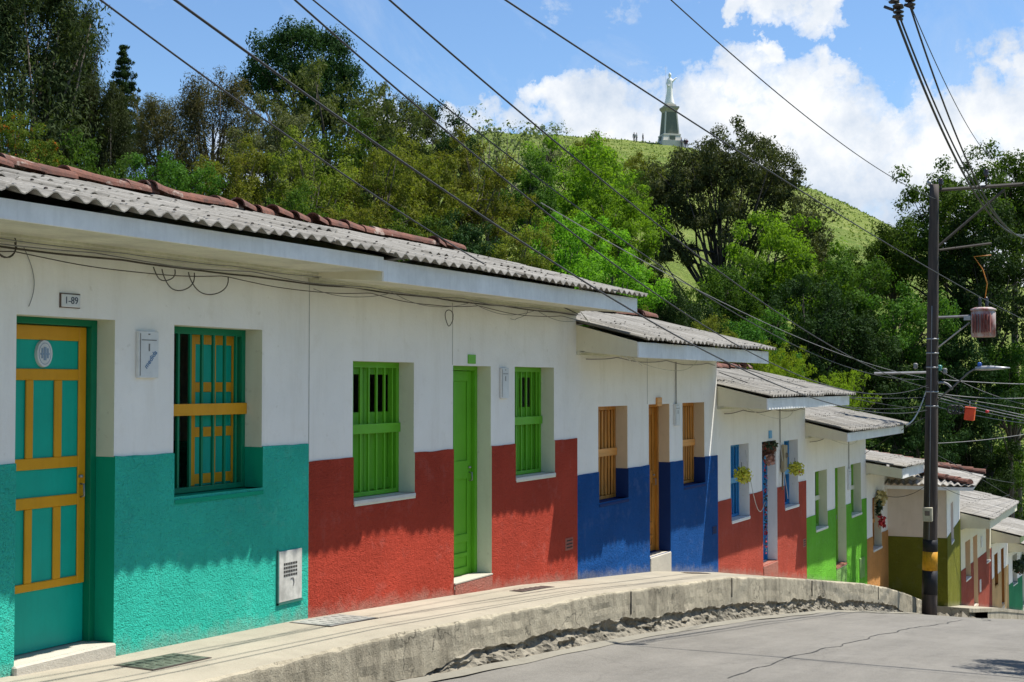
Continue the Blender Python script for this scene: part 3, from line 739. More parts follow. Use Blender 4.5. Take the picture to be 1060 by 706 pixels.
t_ = MB(); t_.box(19.64-o, 19.84-o, -.03, .0, Ch.z(-.33), Ch.z(-.20), 0, .003); t_.build('number_plaque', WOODR, Ch.root)
meter(Ch.root, 20.43-o, 20.65-o, Ch.z(-.66), Ch.z(-.31))
louvre(Ch.root, 22.28-o, 22.50-o, Ch.z(-2.57), Ch.z(-2.43), S_BLUER)

for rt_, u_, za_, zb_, yy in ((Bh, 2.76, .22, .92, -.004), (Bh, .012, -.72, .96, -.004), (Ch, 2.62, -.30, .40, -.004)):
    q = MB(); q.box(u_, u_+.007, yy, -.0005, rt_.z(za_), rt_.z(zb_)); q.build('plaster_joint', M_flat('joint_grey', (.42, .41, .38), .9), rt_.root)
# ---- soft red house with blue windows
o = 22.60; B0 = -3.6
w1 = (23.36-o, 24.45-o, -2.43, -1.09); w2 = (26.83-o, 27.89-o, -2.48, -1.14); d1 = (25.30-o, 26.28-o, -3.46, -1.10)
Dh = house('soft red and white house with sky blue windows and a beaded doorway', o, 5.90, 7.5, B0, -.37, -2.04, [w1, d1, w2], WHITE, S_RED2, WHITE, WHITE,
           -.20, .22, (-.38, -.43), FASC, ridge_d=1.4, ub=.02, ue=.32, seed=15, clayskip=.2, rows=2)
for w_ in (w1, w2): window(Dh.root, w_[0], w_[1], Dh.z(w_[2]), Dh.z(w_[3]), (BLU, BLUL, BLU, BLU), 'few', sill=BOXW)
door(Dh.root, d1[0], d1[1], Dh.z(d1[2]), Dh.z(d1[3]), BLU, BLU, BLU, SPEC_B)
step(Dh.root, d1[0], d1[1], Dh.z(-4.1), Dh.z(-3.47), S_RED2, .03)
t_ = MB(); t_.box(25.75-o, 25.93-o, -.02, .0, Dh.z(-1.05), Dh.z(-.90), 0, .003); t_.build('number_plaque', BLUL, Dh.root)
louvre(Dh.root, 28.2-o, 28.40-o, Dh.z(-3.42), Dh.z(-3.25), S_RED2)

# ---- bright green house
o = 28.50; B0 = -4.5
w1 = (29.28-o, 30.33-o, -3.16, -1.90); w2 = (32.65-o, 33.74-o, -3.14, -1.92); d1 = (31.08-o, 32.10-o, -4.18, -1.92)
Eh = house('bright green and white house between the soft red house and the orange one', o, 5.80, 7.5, B0, -1.07, -2.84, [w1, d1, w2], WHITE, S_GRN, REVEAL, REVEAL,
           -.98, .22, (-1.1, -1.2), FASC, ridge_d=1.4, ue=.36, seed=19, clay=False, rows=2)
for w_ in (w1, w2): window(Eh.root, w_[0], w_[1], Eh.z(w_[2]), Eh.z(w_[3]), (GRE, REVEAL, GRE, GRE), 'few', sill=BOXW)
door(Eh.root, d1[0], d1[1], Eh.z(d1[2]), Eh.z(d1[3]), GRE, GRE, GRE, SPEC_B)
step(Eh.root, d1[0], d1[1], Eh.z(-5.0), Eh.z(-4.23), S_GRN, .02)
t_ = MB(); t_.box(d1[0], d1[1], -.03, .2, Eh.z(-4.228), Eh.z(-4.185), 0, .003); t_.build('threshold', S_RED2, Eh.root)
meter(Eh.root, 33.44-o, 33.95-o, Eh.z(-4.75), Eh.z(-4.25), None, S_GRN)
meter(Eh.root, 32.28-o, 32.55-o, Eh.z(-2.5), Eh.z(-2.0), None)

# ---- narrow orange house
o = 34.31; B0 = -5.3
w1 = (35.02-o, 36.08-o, -4.22, -2.90)
Fh = house('narrow orange and white house with dried flowers over its window', o, 2.62, 7.5, B0, -2.22, -3.88, [w1], WHITE, S_ORG, REVEAL, REVEAL,
           -2.05, .14, (-2.22, -2.33), FASC, ridge_d=1.3, ue=.5, seed=23, clay=False, roofm=ROOF2, depth=6)
window(Fh.root, w1[0], w1[1], Fh.z(w1[2]), Fh.z(w1[3]), (WOODC, WOODR, WOODC, WOODC), 'few', sill=BOXW)

# ---- olive house standing forward, hipped roof
o = 37.0; B0 = -5.9; angG = math.atan2(.5, 5.5)
w1 = (1.55, 2.55, -4.33, -3.27)
Gh = house('olive and cream house standing forward behind the utility pole', o, 5.5, 6.0, B0, -2.55, -4.04, [w1], PINKW, S_OLV, WHITE, WHITE, -2.66, .15, None, FASC, ridge_d=2.4,
           ang=angG, clay=False, roof=False, depth=7)
window(Gh.root, w1[0], w1[1], Gh.z(w1[2]), Gh.z(w1[3]), (BRN, REDP, BRN, REDP), 'few', sill=BOXW)
fw_ = MB(); fw_.quad((0.02, -.003, Gh.z(-4.03)), (1.55, -.003, Gh.z(-4.03)), (1.55, -.003, Gh.z(-2.56)), (.02, -.003, Gh.z(-2.56))); fw_.quad((2.55, -.003, Gh.z(-4.03)), (5.49, -.003, Gh.z(-4.03)), (5.49, -.003, Gh.z(-2.56)), (2.55, -.003, Gh.z(-2.56)))
fw_.quad((1.55, -.003, Gh.z(-3.26)), (2.55, -.003, Gh.z(-3.26)), (2.55, -.003, Gh.z(-2.56)), (1.55, -.003, Gh.z(-2.56)))
fw_.build('white_front', WHITE, Gh.root)
r = MB(); V = []; nu, nd = 150, 150; u0_, u1_, d0_, d1_ = -.35, 4.3, -.75, 5.5
def gz(u, d):
    fr = -2.62+.155*(d-d0_); nr = -2.62+.24*(u-u0_)
    if nr < fr: return nr+.03*sin(2*pi*d/.177)
    return fr+.024*sin(2*pi*u/.177)
vs = [(u0_+(u1_-u0_)*i/nu, d0_+(d1_-d0_)*(j/nd), Gh.z(gz(u0_+(u1_-u0_)*i/nu, d0_+(d1_-d0_)*(j/nd)))) for i in range(nu+1) for j in range(nd*2//2+1)]
n_ = nd+1
r.add(vs, [(i*n_+j, (i+1)*n_+j, (i+1)*n_+j+1, i*n_+j+1) for i in range(nu) for j in range(nd)], 0, True)
r.quad((u1_, d0_, Gh.z(-2.7)), (7.0-1.4, d0_, Gh.z(-2.75)), (7.0-1.4, 6, Gh.z(-1.95)), (u1_, 6, Gh.z(-1.9)))
ro = r.build('roof', [ROOF2, M_BOLT], Gh.root); sd = ro.modifiers.new('s', 'SOLIDIFY'); sd.thickness = .012
# clay tile runs on the hip and on the far verge
def clay_line(a, b, parent, r0=.09, seed=1):
    R = random.Random(seed); a = Vector(a); b = Vector(b); L_ = (b-a).length; n = int(L_/.34); mb = MB(); dr = (b-a).normalized(); sd_ = dr.cross(Vector((0, 0, 1))).normalized()
    for k in range(n):
        p = a+dr*(k*.34)+sd_*R.uniform(-.03, .03); vs = []
        for t, rr in ((0, r0*1.2), (.42, r0*.9)):
            for i in range(8): an = pi*i/7; vs.append(p+dr*t+sd_*cos(an)*rr*1.2+Vector((0, 0, sin(an)*rr+.02*(1-t))))
        mb.add(vs, [(i, i+1, 8+i+1, 8+i) for i in range(7)], 0)
        mb.add([v*1 for v in vs[:8]], [tuple(range(8))], 0)
    o = mb.build('verge_tiles', CLAY, parent); return o
hipu = lambda d: u0_+(.155/.24)*(d-d0_)
clay_line((hipu(d0_)+.1, d0_+.15, Gh.z(-2.6)), (hipu(1.6), 1.6, Gh.z(-2.62+.155*(1.6-d0_)+.02)), ro, .10, 2)
clay_line((4.25, d0_-.05, Gh.z(-2.60)), (4.25, 3.6, Gh.z(-2.62+.155*(3.6-d0_)+.03)), ro, .11, 3)
clay_line((4.0, d0_+.9, Gh.z(-2.47)), (4.0, 3.6, Gh.z(-2.62+.155*(3.6-d0_)+.0)), ro, .11, 9)
s = MB(); s.box(-.3, 4.2, -.68, -.02, Gh.z(-2.74), Gh.z(-2.70)); s.box(-.34, -.31, -.7, 5, Gh.z(-2.76), Gh.z(-2.67)); s.build('soffit', FASC, Gh.root)

# ---- maroon, tan and forest green houses further down
o = 42.5; B0 = -7.2
w1 = (.95, 1.95, -6.0, -4.84); d1 = (2.55, 3.45, -7.05, -4.84); w2 = (5.45, 6.3, -5.98, -4.84)
Hh = house('maroon and cream house with tan window reveals, second beyond the pole', o, 6.7, 6.5, B0, -4.25, -5.62, [w1, d1, w2], CREAMW, S_MAR, TAN, TAN, -4.0, .20, (-4.32, -4.3), CREAMW,
           over=.95, ridge_d=2.2, clay=False, seed=31, roofm=ROOF2, fasm=CREAMW)
for w_ in (w1, w2): window(Hh.root, w_[0], w_[1], Hh.z(w_[2]), Hh.z(w_[3]), (WOODC, WOODR, WOODC, WOODC), 'few', sill=BOXW)
door(Hh.root, d1[0], d1[1], Hh.z(d1[2]), Hh.z(d1[3]), WOODC, WOODC, WOODC, SPEC_B); step(Hh.root, d1[0], d1[1], Hh.z(-7.6), Hh.z(-7.06), STEP)
meter(Hh.root, 3.75, 4.0, Hh.z(-6.75), Hh.z(-6.35)); meter(Hh.root, 4.2, 4.4, Hh.z(-5.35), Hh.z(-5.0))
o = 49.2; B0 = -8.0
w1 = (.7, 1.6, -7.06, -5.95); d1 = (2.5, 3.25, -7.95, -5.95)
Ih = house('small tan and pale grey house beside the maroon one', o, 4.5, 6.5, B0, -5.35, -6.72, [w1, d1], WHITE, S_TAN, BRN, BRN, -5.18, .20, (-5.45, -5.42), CREAMW,
           over=1.05, ridge_d=2.4, clay=True, seed=35, roofm=ROOF2, fasm=paneled('pale_green_fascia', (.42, .46, .25)))
window(Ih.root, w1[0], w1[1], Ih.z(w1[2]), Ih.z(w1[3]), (BRN, WOODR, BRN, BRN), 'few'); door(Ih.root, d1[0], d1[1], Ih.z(d1[2]), Ih.z(d1[3]), BRN, WOODC, WOODC, SPEC_B); step(Ih.root, d1[0], d1[1], Ih.z(-8.5), Ih.z(-7.96), STEP)
o = 53.7; B0 = -8.8
w1 = (.9, 1.9, -7.6, -6.5); d1 = (3.0, 3.9, -8.65, -6.5)
Jh = house('forest green and white house furthest down the street with dark red eaves', o, 6.0, 6.5, B0, -6.25, -7.5, [w1, d1], WHITE, S_GR2, WHITE, WHITE, -6.0, .20, (-6.25, -6.22), CREAMW,
           over=.95, ridge_d=2.2, clay=True, seed=37, roofm=ROOF2, fasm=paneled('dark_red_fascia', (.12, .015, .012)), ang=-.05)
window(Jh.root, w1[0], w1[1], Jh.z(w1[2]), Jh.z(w1[3]), (S_GR2, GRE, S_GR2, S_GR2), 'few'); door(Jh.root, d1[0], d1[1], Jh.z(d1[2]), Jh.z(d1[3]), S_GR2, S_GR2, S_GR2, SPEC_B); step(Jh.root, d1[0], d1[1], Jh.z(-9.4), Jh.z(-8.66), STEP)

# ------------------------------------------------------------------ cables along the eaves
EAVEC = M_flat('dusty_cable', (.075, .065, .052), .7)
def bundle(label, pts, r, m, cat='cable', group=None, name='wall_cable'):
    mb = MB(); mb.tube(pts, r*.72, 5, 0); o = mb.build(name, EAVEC if m == BLACK else m); tag(o, label, cat, group); return o
def wallrun(s0, s1, z0, z1, x, sag, n=60, seed=0, clips=1.6):
    out = []
    for i in range(n+1):
        t = i/n; s = s0+(s1-s0)*t; ph = (s % clips)/clips
        out.append((x+.008*noise.noise(Vector((s, seed, 0))), s, z0+(z1-z0)*t - sag*4*ph*(1-ph) + .012*noise.noise(Vector((s*1.1, seed*3, 0)))))
    return out
bundle('thick black cable clipped under the eaves of the teal and red houses', wallrun(3.0, 16.6, .985, .94, -7.47, .012, 120, 1), .011, BLACK)
bundle('thin black wire sagging between clips under the eaves, lowest of the eaves cables', wallrun(3.0, 16.6, .955, .90, -7.455, .05, 150, 2, 2.3), .006, BLACK)
bundle('grey wire running along the soffit edge above the black cable', wallrun(3.0, 16.6, 1.008, .95, -7.40, .02, 150, 3, 1.9), .007, GREYC)
bundle('brownish wire on the soffit of the teal house, outermost of the eaves wires', wallrun(3.0, 10.4, 1.005, 1.0, -7.28, .012, 90, 4, 1.3), .006, GREYC)
bundle('tangled grey wire drooping under the red house eaves', wallrun(10.5, 16.6, .96, .93, -7.44, .10, 110, 5, 1.7), .005, GREYC)
def loop(label, c, r, n=26, turns=1.0, r2=None, tr=.007, m=BLACK, st=0.0):
    r2 = r2 or r; pts = [(-7.45+.01*sin(i*.5), c[0]+r*cos(st+2*pi*turns*i/n), c[1]+r2*sin(st+2*pi*turns*i/n)) for i in range(n+1)]
    bundle(label, pts, tr, m, 'cable coil', None, 'cable_coil')
loop('round black cable coil hanging over the green door of the red house', (13.1, .74), .085, turns=1.0, r2=.09)
loop('cable coil under the eaves left of the teal house number', (6.82, .98), .09, 40, 2, .09)
loop('loose loop of black wire hanging above the teal house meter cover', (8.62, .93), .20, 20, .5, .16, st=pi)
loop('wide loose loop of black wire hanging above the teal house window', (9.0, .93), .26, 20, .5, .17, st=pi)
loop('small wire loop beside the wide loop above the teal house window', (8.45, .94), .13, 20, .5, .10, st=pi)
bundle('old wire hanging in an arc on the wall left of the number plaque', [(-7.49, 7.02+.10*sin(t*2.6), .98-.42*t) for t in np.linspace(0, 1, 14)], .004, GREYC)
bundle('frayed wire ends hanging from the cables near the green house number', [(-7.46, 15.1-.5*t+.05*sin(t*9), .93-.22*t*(1.6-t)) for t in np.linspace(0, 1, 16)], .005, GREYC)
for k, (a, b, z0, z1, o_) in enumerate(((16.9, 22.4, .40, .36, 'blue'), (22.9, 28.3, -.46, -.50, 'soft red'), (28.7, 34.1, -1.18, -1.24, 'bright green'))):
    bundle('black cable run under the eaves of the %s house' % o_, wallrun(a, b, z0, z1, -7.46, .05, 60, 10+k, 2.0), .010, BLACK if k else GREYC)
    bundle('pale cord drooping under the eaves of the %s house' % o_, [(-7.35+.75*t*(1-t), a+1.0+(b-a-2.2)*t, z0+.02-.35*4*t*(1-t)*.6) for t in np.linspace(0, 1, 26)], .008, PALEC)
for k, (u, r_) in enumerate(((.45, .6), (.75, .55), (1.1, .5), (1.5, .45))):
    nm = ('first', 'second', 'third', 'fourth')[k]
    bundle('%s pale drop wire from the red house bracket down to the blue house eaves' % nm, [(-7.42+.25*t, 16.62+.12*k+(.2+u*.7)*t, .98-.05*k-(.56)*t) for t in np.linspace(0, 1, 6)], .007, PALEC)
bundle('slack grey wire between the beaded doorway and the right sky blue window', [(-7.44, 26.35+.55*t, -1.15-1.15*t) for t in np.linspace(0, 1, 8)], .010, PALEC)
bundle('slack grey wire looping from the left blue window to the beaded doorway', [(-7.44, 24.05+1.2*t, -1.2-2.3*t+1.25*t*t*t) for t in np.linspace(0, 1, 18)], .010, PALEC)
# conduits from eaves to meters
for (s, z0, z1, l) in ((20.5, .36, -.31, 'blue'), (26.5, -.46, -1.2, 'soft red'), (32.4, -1.2, -2.0, 'bright green')):
    bundle('thin grey conduit from the eaves down to the meter of the %s house' % l, [(-7.48, s, z0), (-7.48, s, z1)], .014, GREYC, 'conduit', None, 'conduit')

# ------------------------------------------------------------------ hanging flowers
def leafy(name, mats, c, rad, n, size, parent, seed):
    R = np.random.default_rng(seed); P = R.normal(size=(n, 3)); P /= np.linalg.norm(P, axis=1)[:, None]; P *= (R.random(n)**.5)[:, None]*np.array(rad); P += np.array(c)
    a = R.normal(size=(n, 3)); a /= np.linalg.norm(a, axis=1)[:, None]; b = np.cross(a, R.normal(size=(n, 3))); b /= np.linalg.norm(b, axis=1)[:, None]
    V = np.stack([P-a*size, P+b*size*.6, P+a*size, P-b*size*.6], 1).reshape(-1, 3); F_ = np.arange(4*n).reshape(-1, 4)
    return mesh_np(name, V, F_, mats, parent)
def basket(label, x, y, z, mats, s=1.0, seed=1):
    r = empty('flower_basket', (x, y, z)); tag(r, label, 'flower basket', 'flower baskets hung on the windows and doors')
    m = MB(); m.lathe([(.03*s, -.08*s), (.07*s, -.04*s), (.08*s, .02*s)], (0, 0, 0), 10); m.build('pot', LEAFD, r)
    m = MB(); m.tube([(.0, 0, 0), (.0, 0, .3*s)], .005, 4); m.build('hanger', BLACK, r)
    leafy('foliage', mats[0], (0, 0, .05*s), (.17*s, .22*s, .17*s), 200, .04*s, r, seed)
    leafy('blossom', mats[1], (.05, 0, .03*s), (.18*s, .22*s, .18*s), 200, .036*s, r, seed+1)
    leafy('red_blossom', REDP, (.06, .02, -.02), (.13*s, .14*s, .12*s), 22, .035*s, r, seed+2)
basket('round yellow green flower basket in front of the left sky blue window', -7.40, 23.68, -1.66, (YELP, YELP), .85, 4)
basket('yellow green flower basket in front of the right sky blue window', -7.40, 27.28, -1.75, (YELP, YELP), .85, 14)
basket('dark basket with red flowers on the forest green house, nearer of the pair', -6.30, 55.0, -7.0, (LEAFD, LEAFD), 1.6, 24)
basket('dark basket with red flowers on the forest green house, further of the pair', -6.30, 56.6, -7.0, (LEAFD, LEAFD), 1.6, 34)
# dried palms and red flowers over the orange house window
r = empty('dried_bouquet', (-7.42, 35.5, -3.1)); tag(r, 'dried pale palm leaves with red flowers over the orange house window', 'bouquet')
leafy('palm_leaves', PALEP, (0, .15, .15), (.1, .55, .22), 150, .09, r, 3); leafy('dark_leaves', LEAFD, (.04, -.35, -.05), (.1, .18, .22), 60, .06, r, 4); leafy('red_flowers', REDP, (.06, -.0, -.42), (.1, .32, .22), 60, .055, r, 5)
# wooden bird-box like ornament by the blue house doorway and the ornaments round the doorway
r = empty('doorway_garland', (-7.43, 25.7, -1.3)); tag(r, 'brown and pink ornament filling the top of the beaded doorway', 'ornament')
leafy('brown_garland', M_flat('garland_brown', (.22, .10, .06), .8), (-.12, .15, .0), (.12, .42, .2), 220, .06, r, 8); leafy('dark_garland', LEAFD, (-.08, .2, .12), (.1, .4, .08), 120, .05, r, 9); leafy('pink_garland', M_flat('garland_pink', (.55, .28, .2), .8), (-.05, .1, -.15), (.1, .35, .12), 60, .05, r, 10)
r = empty('bead_curtain', (-7.46, 25.36, -3.4)); tag(r, 'string of dark and red beads hanging at the left of the blue doorway', 'bead curtain')
for k, m_ in enumerate((LEAFD, REDP, BLUL)): leafy('beads', m_, (0, .03, 1.1), (.03, .05, 1.1), 90, .028, r, 40+k)
r = empty('wooden_ornament', (-7.47, 26.62, -1.5)); tag(r, 'weathered wooden bird ornament on the wall before the right blue window', 'ornament')
m = MB(); m.add([(0, -.12, -.25), (0, .14, -.2), (0, .16, .28), (0, -.06, .3), (.06, -.12, -.25), (.06, .14, -.2), (.06, .16, .28), (.06, -.06, .3)], [(0, 3, 2, 1), (4, 5, 6, 7), (0, 1, 5, 4), (1, 2, 6, 5), (2, 3, 7, 6), (3, 0, 4, 7)]); m.build('panel', M_wood('grey_wood', (.38, .32, .2), .8), r)
m = MB(); m.tube([(.03, -.1, -.25), (.03, -.12, -.6)], .02, 6); m.lathe([(.0, 0), (.05, .04), (.04, .1), (0, .12)], (.06, .05, .02), 8); m.build('tail', M_wood('grey_wood_dark', (.2, .17, .12), .8), r)

# ------------------------------------------------------------------ covers in the pavement
def cover(label, s, p, w, l, m, name='utility_cover'):
    x = -p; z = interp(s, SW)+.006; sl = (interp(s+.5, SW)-interp(s-.5, SW))
    o = empty(name, (x, s, z)); o.rotation_euler = (math.atan(sl), 0, 0); tag(o, label, 'cover', 'metal covers in the pavement')
    q = MB(); q.box(-w/2, w/2, -l/2, l/2, -.02, .010, 0, .003)
    for i in range(6): 
        for j in (-.3, .0, .3): q.box(w*j-.03, w*j+.03, -l/2+l*(i+.35)/6, -l/2+l*(i+.6)/6, .0095, .0135)
    q.build('plate', m, o)
    q = MB(); f = .02; q.box(-w/2-f, -w/2-.002, -l/2-f, l/2+f, -.02, .006); q.box(w/2+.002, w/2+f, -l/2-f, l/2+f, -.02, .006); q.box(-w/2, w/2, -l/2-f, -l/2-.002, -.02, .006); q.box(-w/2, w/2, l/2+.002, l/2+f, -.02, .006)
    q.build('rim', M_BOLT, o)
COVT = M_paint('worn_teal_cover', (.10, .12, .085), .7, .5, 9); 
cover('rusty metal cover stained teal beside the teal doorstep', 8.0, 7.03, .34, .62, COVT)
cover('grey concrete cover in the pavement at the foot of the red wall', 10.55, 7.22, .42, .75, M_concrete('grey_cover', (.30, .30, .27), .5))
cover('narrow dark grate in the pavement before the red house', 14.6, 7.15, .13, .85, M_flat('grate_dark', (.09, .06, .05), .8))
cover('narrow rusty grate in the pavement before the blue house', 20.2, 7.05, .16, .8, M_flat('grate_rust', (.12, .08, .06), .8))

# ------------------------------------------------------------------ utility pole
def pole():
    x, y = -6.0, 34.35; zb = -5.75; top = 4.93
    r = empty('utility_pole', (x, y, zb)); tag(r, 'tall dark wooden utility pole with a yellow band and crossarm', 'utility pole')
    m, nt, p = nodes('tarred_pole'); n1 = noi(nt, tc(nt, scale=(10, 10, .5)), 1.5, 6, .7)
    nt.links.new(mix(nt, ramp(nt, n1, [(.35, 0), (.7, 1)]), (.022, .016, .014), (.085, .062, .05)), p.inputs['Base Color']); p.inputs['Roughness'].default_value = .8
    nt.links.new(bump(nt, n1, .6, .02), p.inputs['Normal'])
    H = top-zb; lean = .22
    ax = lambda z: (lean*(z/H), 0, z); rad = lambda z: .185-.075*(z/H)
    q = MB(); zs = np.linspace(0, H, 26); q.tube([ax(z) for z in zs], [rad(z) for z in zs], 18); q.build('shaft', m, r)
    def band(z0, z1, mm, e=.006):
        q = MB(); q.tube([ax(z) for z in (z0, (z0+z1)/2, z1)], [rad(z0)+e, rad((z0+z1)/2)+e, rad(z1)+e], 20); return q.build('painted_band', mm, r)
    band(.62-.0, 1.20-.0, M_paint('black_band', (.012, .012, .016), .6, .2, 5)); band(1.202, 1.66, M_paint('yellow_band', (.62, .30, .01), .6, .35, 6)); band(1.662, 1.95, M_paint('black_band_upper', (.012, .012, .016), .6, .2, 5))
    for z in (5.2, 5.55, 6.15, 6.5, 6.85): 
        q = MB(); q.tube([ax(z), ax(z+.035)], rad(z)+.01, 18); q.build('strap', STEEL, r)
    DW = M_wood('weathered_arm', (.075, .065, .055), .85, 0, .5)
    def arm(a, b, w, mm=DW, nm='crossarm'):
        a = Vector(a); b = Vector(b); q = MB(); q.tube([a, b], w*.72, 4, smooth=False); return q.build(nm, mm, r)
    arm((.1, .16, H-.12), (2.75, .16, H-.10), .062)
    arm((.2, .14, H-1.58), (1.85, .14, H-.2), .045, DW, 'brace')
    arm((.2, .14, H-1.62), (1.52, .14, H-1.50), .04, DW)
    q = MB(); q.tube([(0.1, .0, H), (.1, .0, H+.1)], .05, 8); q.build('pin', STEEL, r)
    arm((.12, .12, H-3.28), (1.02, .12, H-3.26), .045, M_flat('steel_arm', (.16, .16, .17), .5, .5), 'transformer_bracket')
    arm((.15, .12, H-4.1), (1.0, .12, H-3.42), .025, STEEL, 'brace')
    arm((-1.30, .1, H-4.65), (.1, .1, H-4.63), .045, M_flat('grey_arm', (.3, .3, .3), .5, .5), 'side_arm')
    # insulators on the crossarm
    for (u, h) in ((1.42, .42), (2.4, .3), (.35, .12)):
        q = MB(); q.tube([(u, .16, H-.08), (u, .16, H-.08+h*.5)], .02, 6); q.lathe([(.03, 0), (.07, .03), (.045, .06), (.075, .10), (.045, .13), (.06, .17), (.02, .2)], (u, .16, H-.08+h*.5), 10); q.build('insulator', M_flat('brown_porcelain', (.05, .03, .025), .3), r)
    for (u, z) in ((-.28, H-4.55), (.30, H-4.6), (.42, H-4.68)):
        q = MB(); q.lathe([(.03, 0), (.06, .04), (.045, .08), (.06, .12), (.03, .15)], (u, .05, z), 8); q.build('insulator', M_flat('teal_glass', (.08, .28, .25), .3) if u > 0.2 and u < .4 else GREYC, r)
    q = MB(); q.tube([ax(z)[:1]+(-.17+.04*z/H,)+(z,) for z in np.linspace(.4, H-3.0, 30)], .012, 5); q.build('ground_wire', GREYC, r)
    q = MB(); pts = [(.35+.28*cos(a), .0, H-5.2+.32*sin(a)) for a in np.linspace(pi*.15, pi*1.0, 10)]+[(.07+.0, 0, H-5.9)]
    q.tube(pts, .03, 7); q.build('cable_elbow', GREYC, r)
    return r, H, zb, x, y
PR, PH, PZ, PX, PY = pole()
# meter on the pole
r = empty('pole_meter', (PX+.03, PY-.22, at(962, 530, 33.6).z)); tag(r, 'small beige electricity meter box strapped to the pole', 'meter box')
m = MB(); m.box(-.11, .11, -.10, .05, -.17, .17, 0, .012); m.build('case', M_flat('beige_case', (.45, .41, .31), .5), r)
m = MB(); m.box(-.06, .06, -.108, -.101, -.03, .09, 0, .003); m.build('dial_window', M_flat('dial_glass', (.08, .08, .07), .15), r)
# transformer
tp = at(1023, 350, 33.6); r = empty('transformer', (tp.x, PY+.12, tp.z)); tag(r, 'rust streaked white and red transformer can on the pole bracket', 'transformer')
m_, nt, p = nodes('rusted_can'); n1 = noi(nt, tc(nt, scale=(2.5, 2.5, 1.2)), 1.7, 6, .7); nt.links.new(mix(nt, ramp(nt, n1, [(.42, 0), (.62, 1)]), (.42, .36, .34), (.28, .055, .04)), p.inputs['Base Color']); p.inputs['Roughness'].default_value = .7
m = MB(); m.lathe([(.0, 0), (.26, 0), (.285, .02), (.285, .60), (.27, .62), (.27, .64), (.30, .64), (.30, .68), (.2, .72), (0, .73)], (0, 0, 0), 20); m.build('tank', m_, r)
m = MB()
for a in range(7): m.box(-.20+.066*a-.008, -.20+.066*a+.008, -.36, -.24, .1, .55)
m.build('cooling_fins', M_flat('red_fins', (.24, .07, .055), .8), r)
for u in (-.08, .08):
    m = MB(); m.lathe([(.03, 0), (.05, .04), (.03, .07), (.05, .11), (.03, .14), (.045, .18), (.015, .26)], (u, 0, .72), 8); m.build('bushing', M_flat('dark_porcelain', (.03, .02, .02), .3), r)
m = MB(); m.box(-.45, -.29, -.05, .05, .42, .52); m.build('mounting_lug', STEEL, r)
q = MB(); T0 = Vector((tp.x, PY+.12, tp.z+.95)); e_ = at(1017, 268, 33.6)
q.tube([T0+Vector((.05, 0, 0)), T0+Vector((.10, 0, .35)), T0+Vector((.0, 0, .7)), Vector((e_.x-.1, PY+.1, e_.z)), Vector((e_.x+.3, PY+.1, e_.z+.02))], .013, 6)
tag(q.build('jumper_wire', M_flat('orange_insulation', (.62, .22, .02), .5)), 'orange jumper wire rising from the transformer to the crossarm', 'wire')
# street lamp
r = empty('street_lamp', (PX+.15, PY, PZ+PH-5.35)); tag(r, 'grey street lamp on a slanting arm at the pole', 'street lamp')
a0 = Vector((0.05, 0, 0)); A1 = at(1012, 383, 33.0)-Vector(r.location); A1.y = -.5
q = MB(); q.tube([a0, a0+(A1-a0)*.5, A1-Vector((.12, 0, .08)), A1, A1+Vector((.15, 0, .02))], .022, 7); q.build('arm', M_flat('lamp_arm_grey', (.12, .12, .12), .6), r)
q = MB(); 
secs = [(0, .06, .05), (.12, .10, .07), (.35, .12, .075), (.55, .09, .05), (.78, .04, .02)]; vs = []
for (dx, hw, hh) in secs:
    for k in range(10): a = 2*pi*k/10; vs.append((A1.x+.05+dx, A1.y+hw*cos(a), A1.z+.02+hh*sin(a)*(1 if sin(a) > 0 else .6)+.02*dx))
q.add(vs, [(i*10+k, i*10+(k+1) % 10, (i+1)*10+(k+1) % 10, (i+1)*10+k) for i in range(4) for k in range(10)]+[tuple(range(10))[::-1], tuple(range(40, 50))], 0, True); q.build('lamp_head', M_flat('lamp_grey', (.33, .34, .35), .4, .3), r)
q = MB(); q.lathe([(.05, 0), (.05, .07), (.03, .09)], (A1.x+.15, A1.y, A1.z+.085), 10); q.build('light_sensor', M_flat('blue_sensor', (.02, .12, .5), .4), r)

# ------------------------------------------------------------------ overhead cables
G3 = 'service cables gathered at the pole'
def cable(label, a, mid, b, r=.012, m=BLACK, ca=9, cb=33, group=None, n=48, name='power_cable'):
    A_ = at(a[0], a[1], ca); B_ = at(b[0], b[1], cb); sag = .3
    # choose the sag so that the line hangs through the height seen at mid
    if mid:
        best = None
        for k in range(1, 400):
            t = k/400; P = A_.lerp(B_, t); c_, r_ = cr(P.x, P.y); px = 530+F*r_/c_
            if best is None or abs(px-mid[0]) < best[0]: best = (abs(px-mid[0]), t, P, c_)
        _, t, P, c_ = best; zt = at(mid[0], mid[1], c_).z; sag = (P.z-zt)/(4*t*(1-t))
        sag = max(-.05, min(sag, 3.0))
    pts = [A_.lerp(B_, i/n)-Vector((0, 0, sag*4*(i/n)*(1-i/n))) for i in range(n+1)]
    mb = MB(); mb.tube(pts, r*(.6 if group == G3 else .72), 5, 0); o = mb.build(name, m); tag(o, label, 'power cable', group or 'overhead cables crossing the sky'); return o
cable('overhead cable furthest left in the sky, ending at the blue house eaves', (-60, -125), (300, 141.6), (598, 325), .0105, BLACK, 7.5, 18.1)
cable('thick overhead cable second from the left, crossing the long roof to the pole', (40, -104), (577, 273), (962, 424), .013, BLACK, 7.0, 33.4)
cable('left strand of the close pair of overhead cables above the dark crown', (190, -104), (535, 195.5), (962, 398), .011, BLACK, 8, 33.4)
cable('right strand of the close pair, parting from it towards the hill', (210, -95), (535, 167), (962, 392), .009, BLACK, 8.5, 33.4)
cable('overhead cable crossing the middle of the photo just left of the statue hill', (290, -100), (642, 201), (964, 402), .012, BLACK, 9, 33.4)
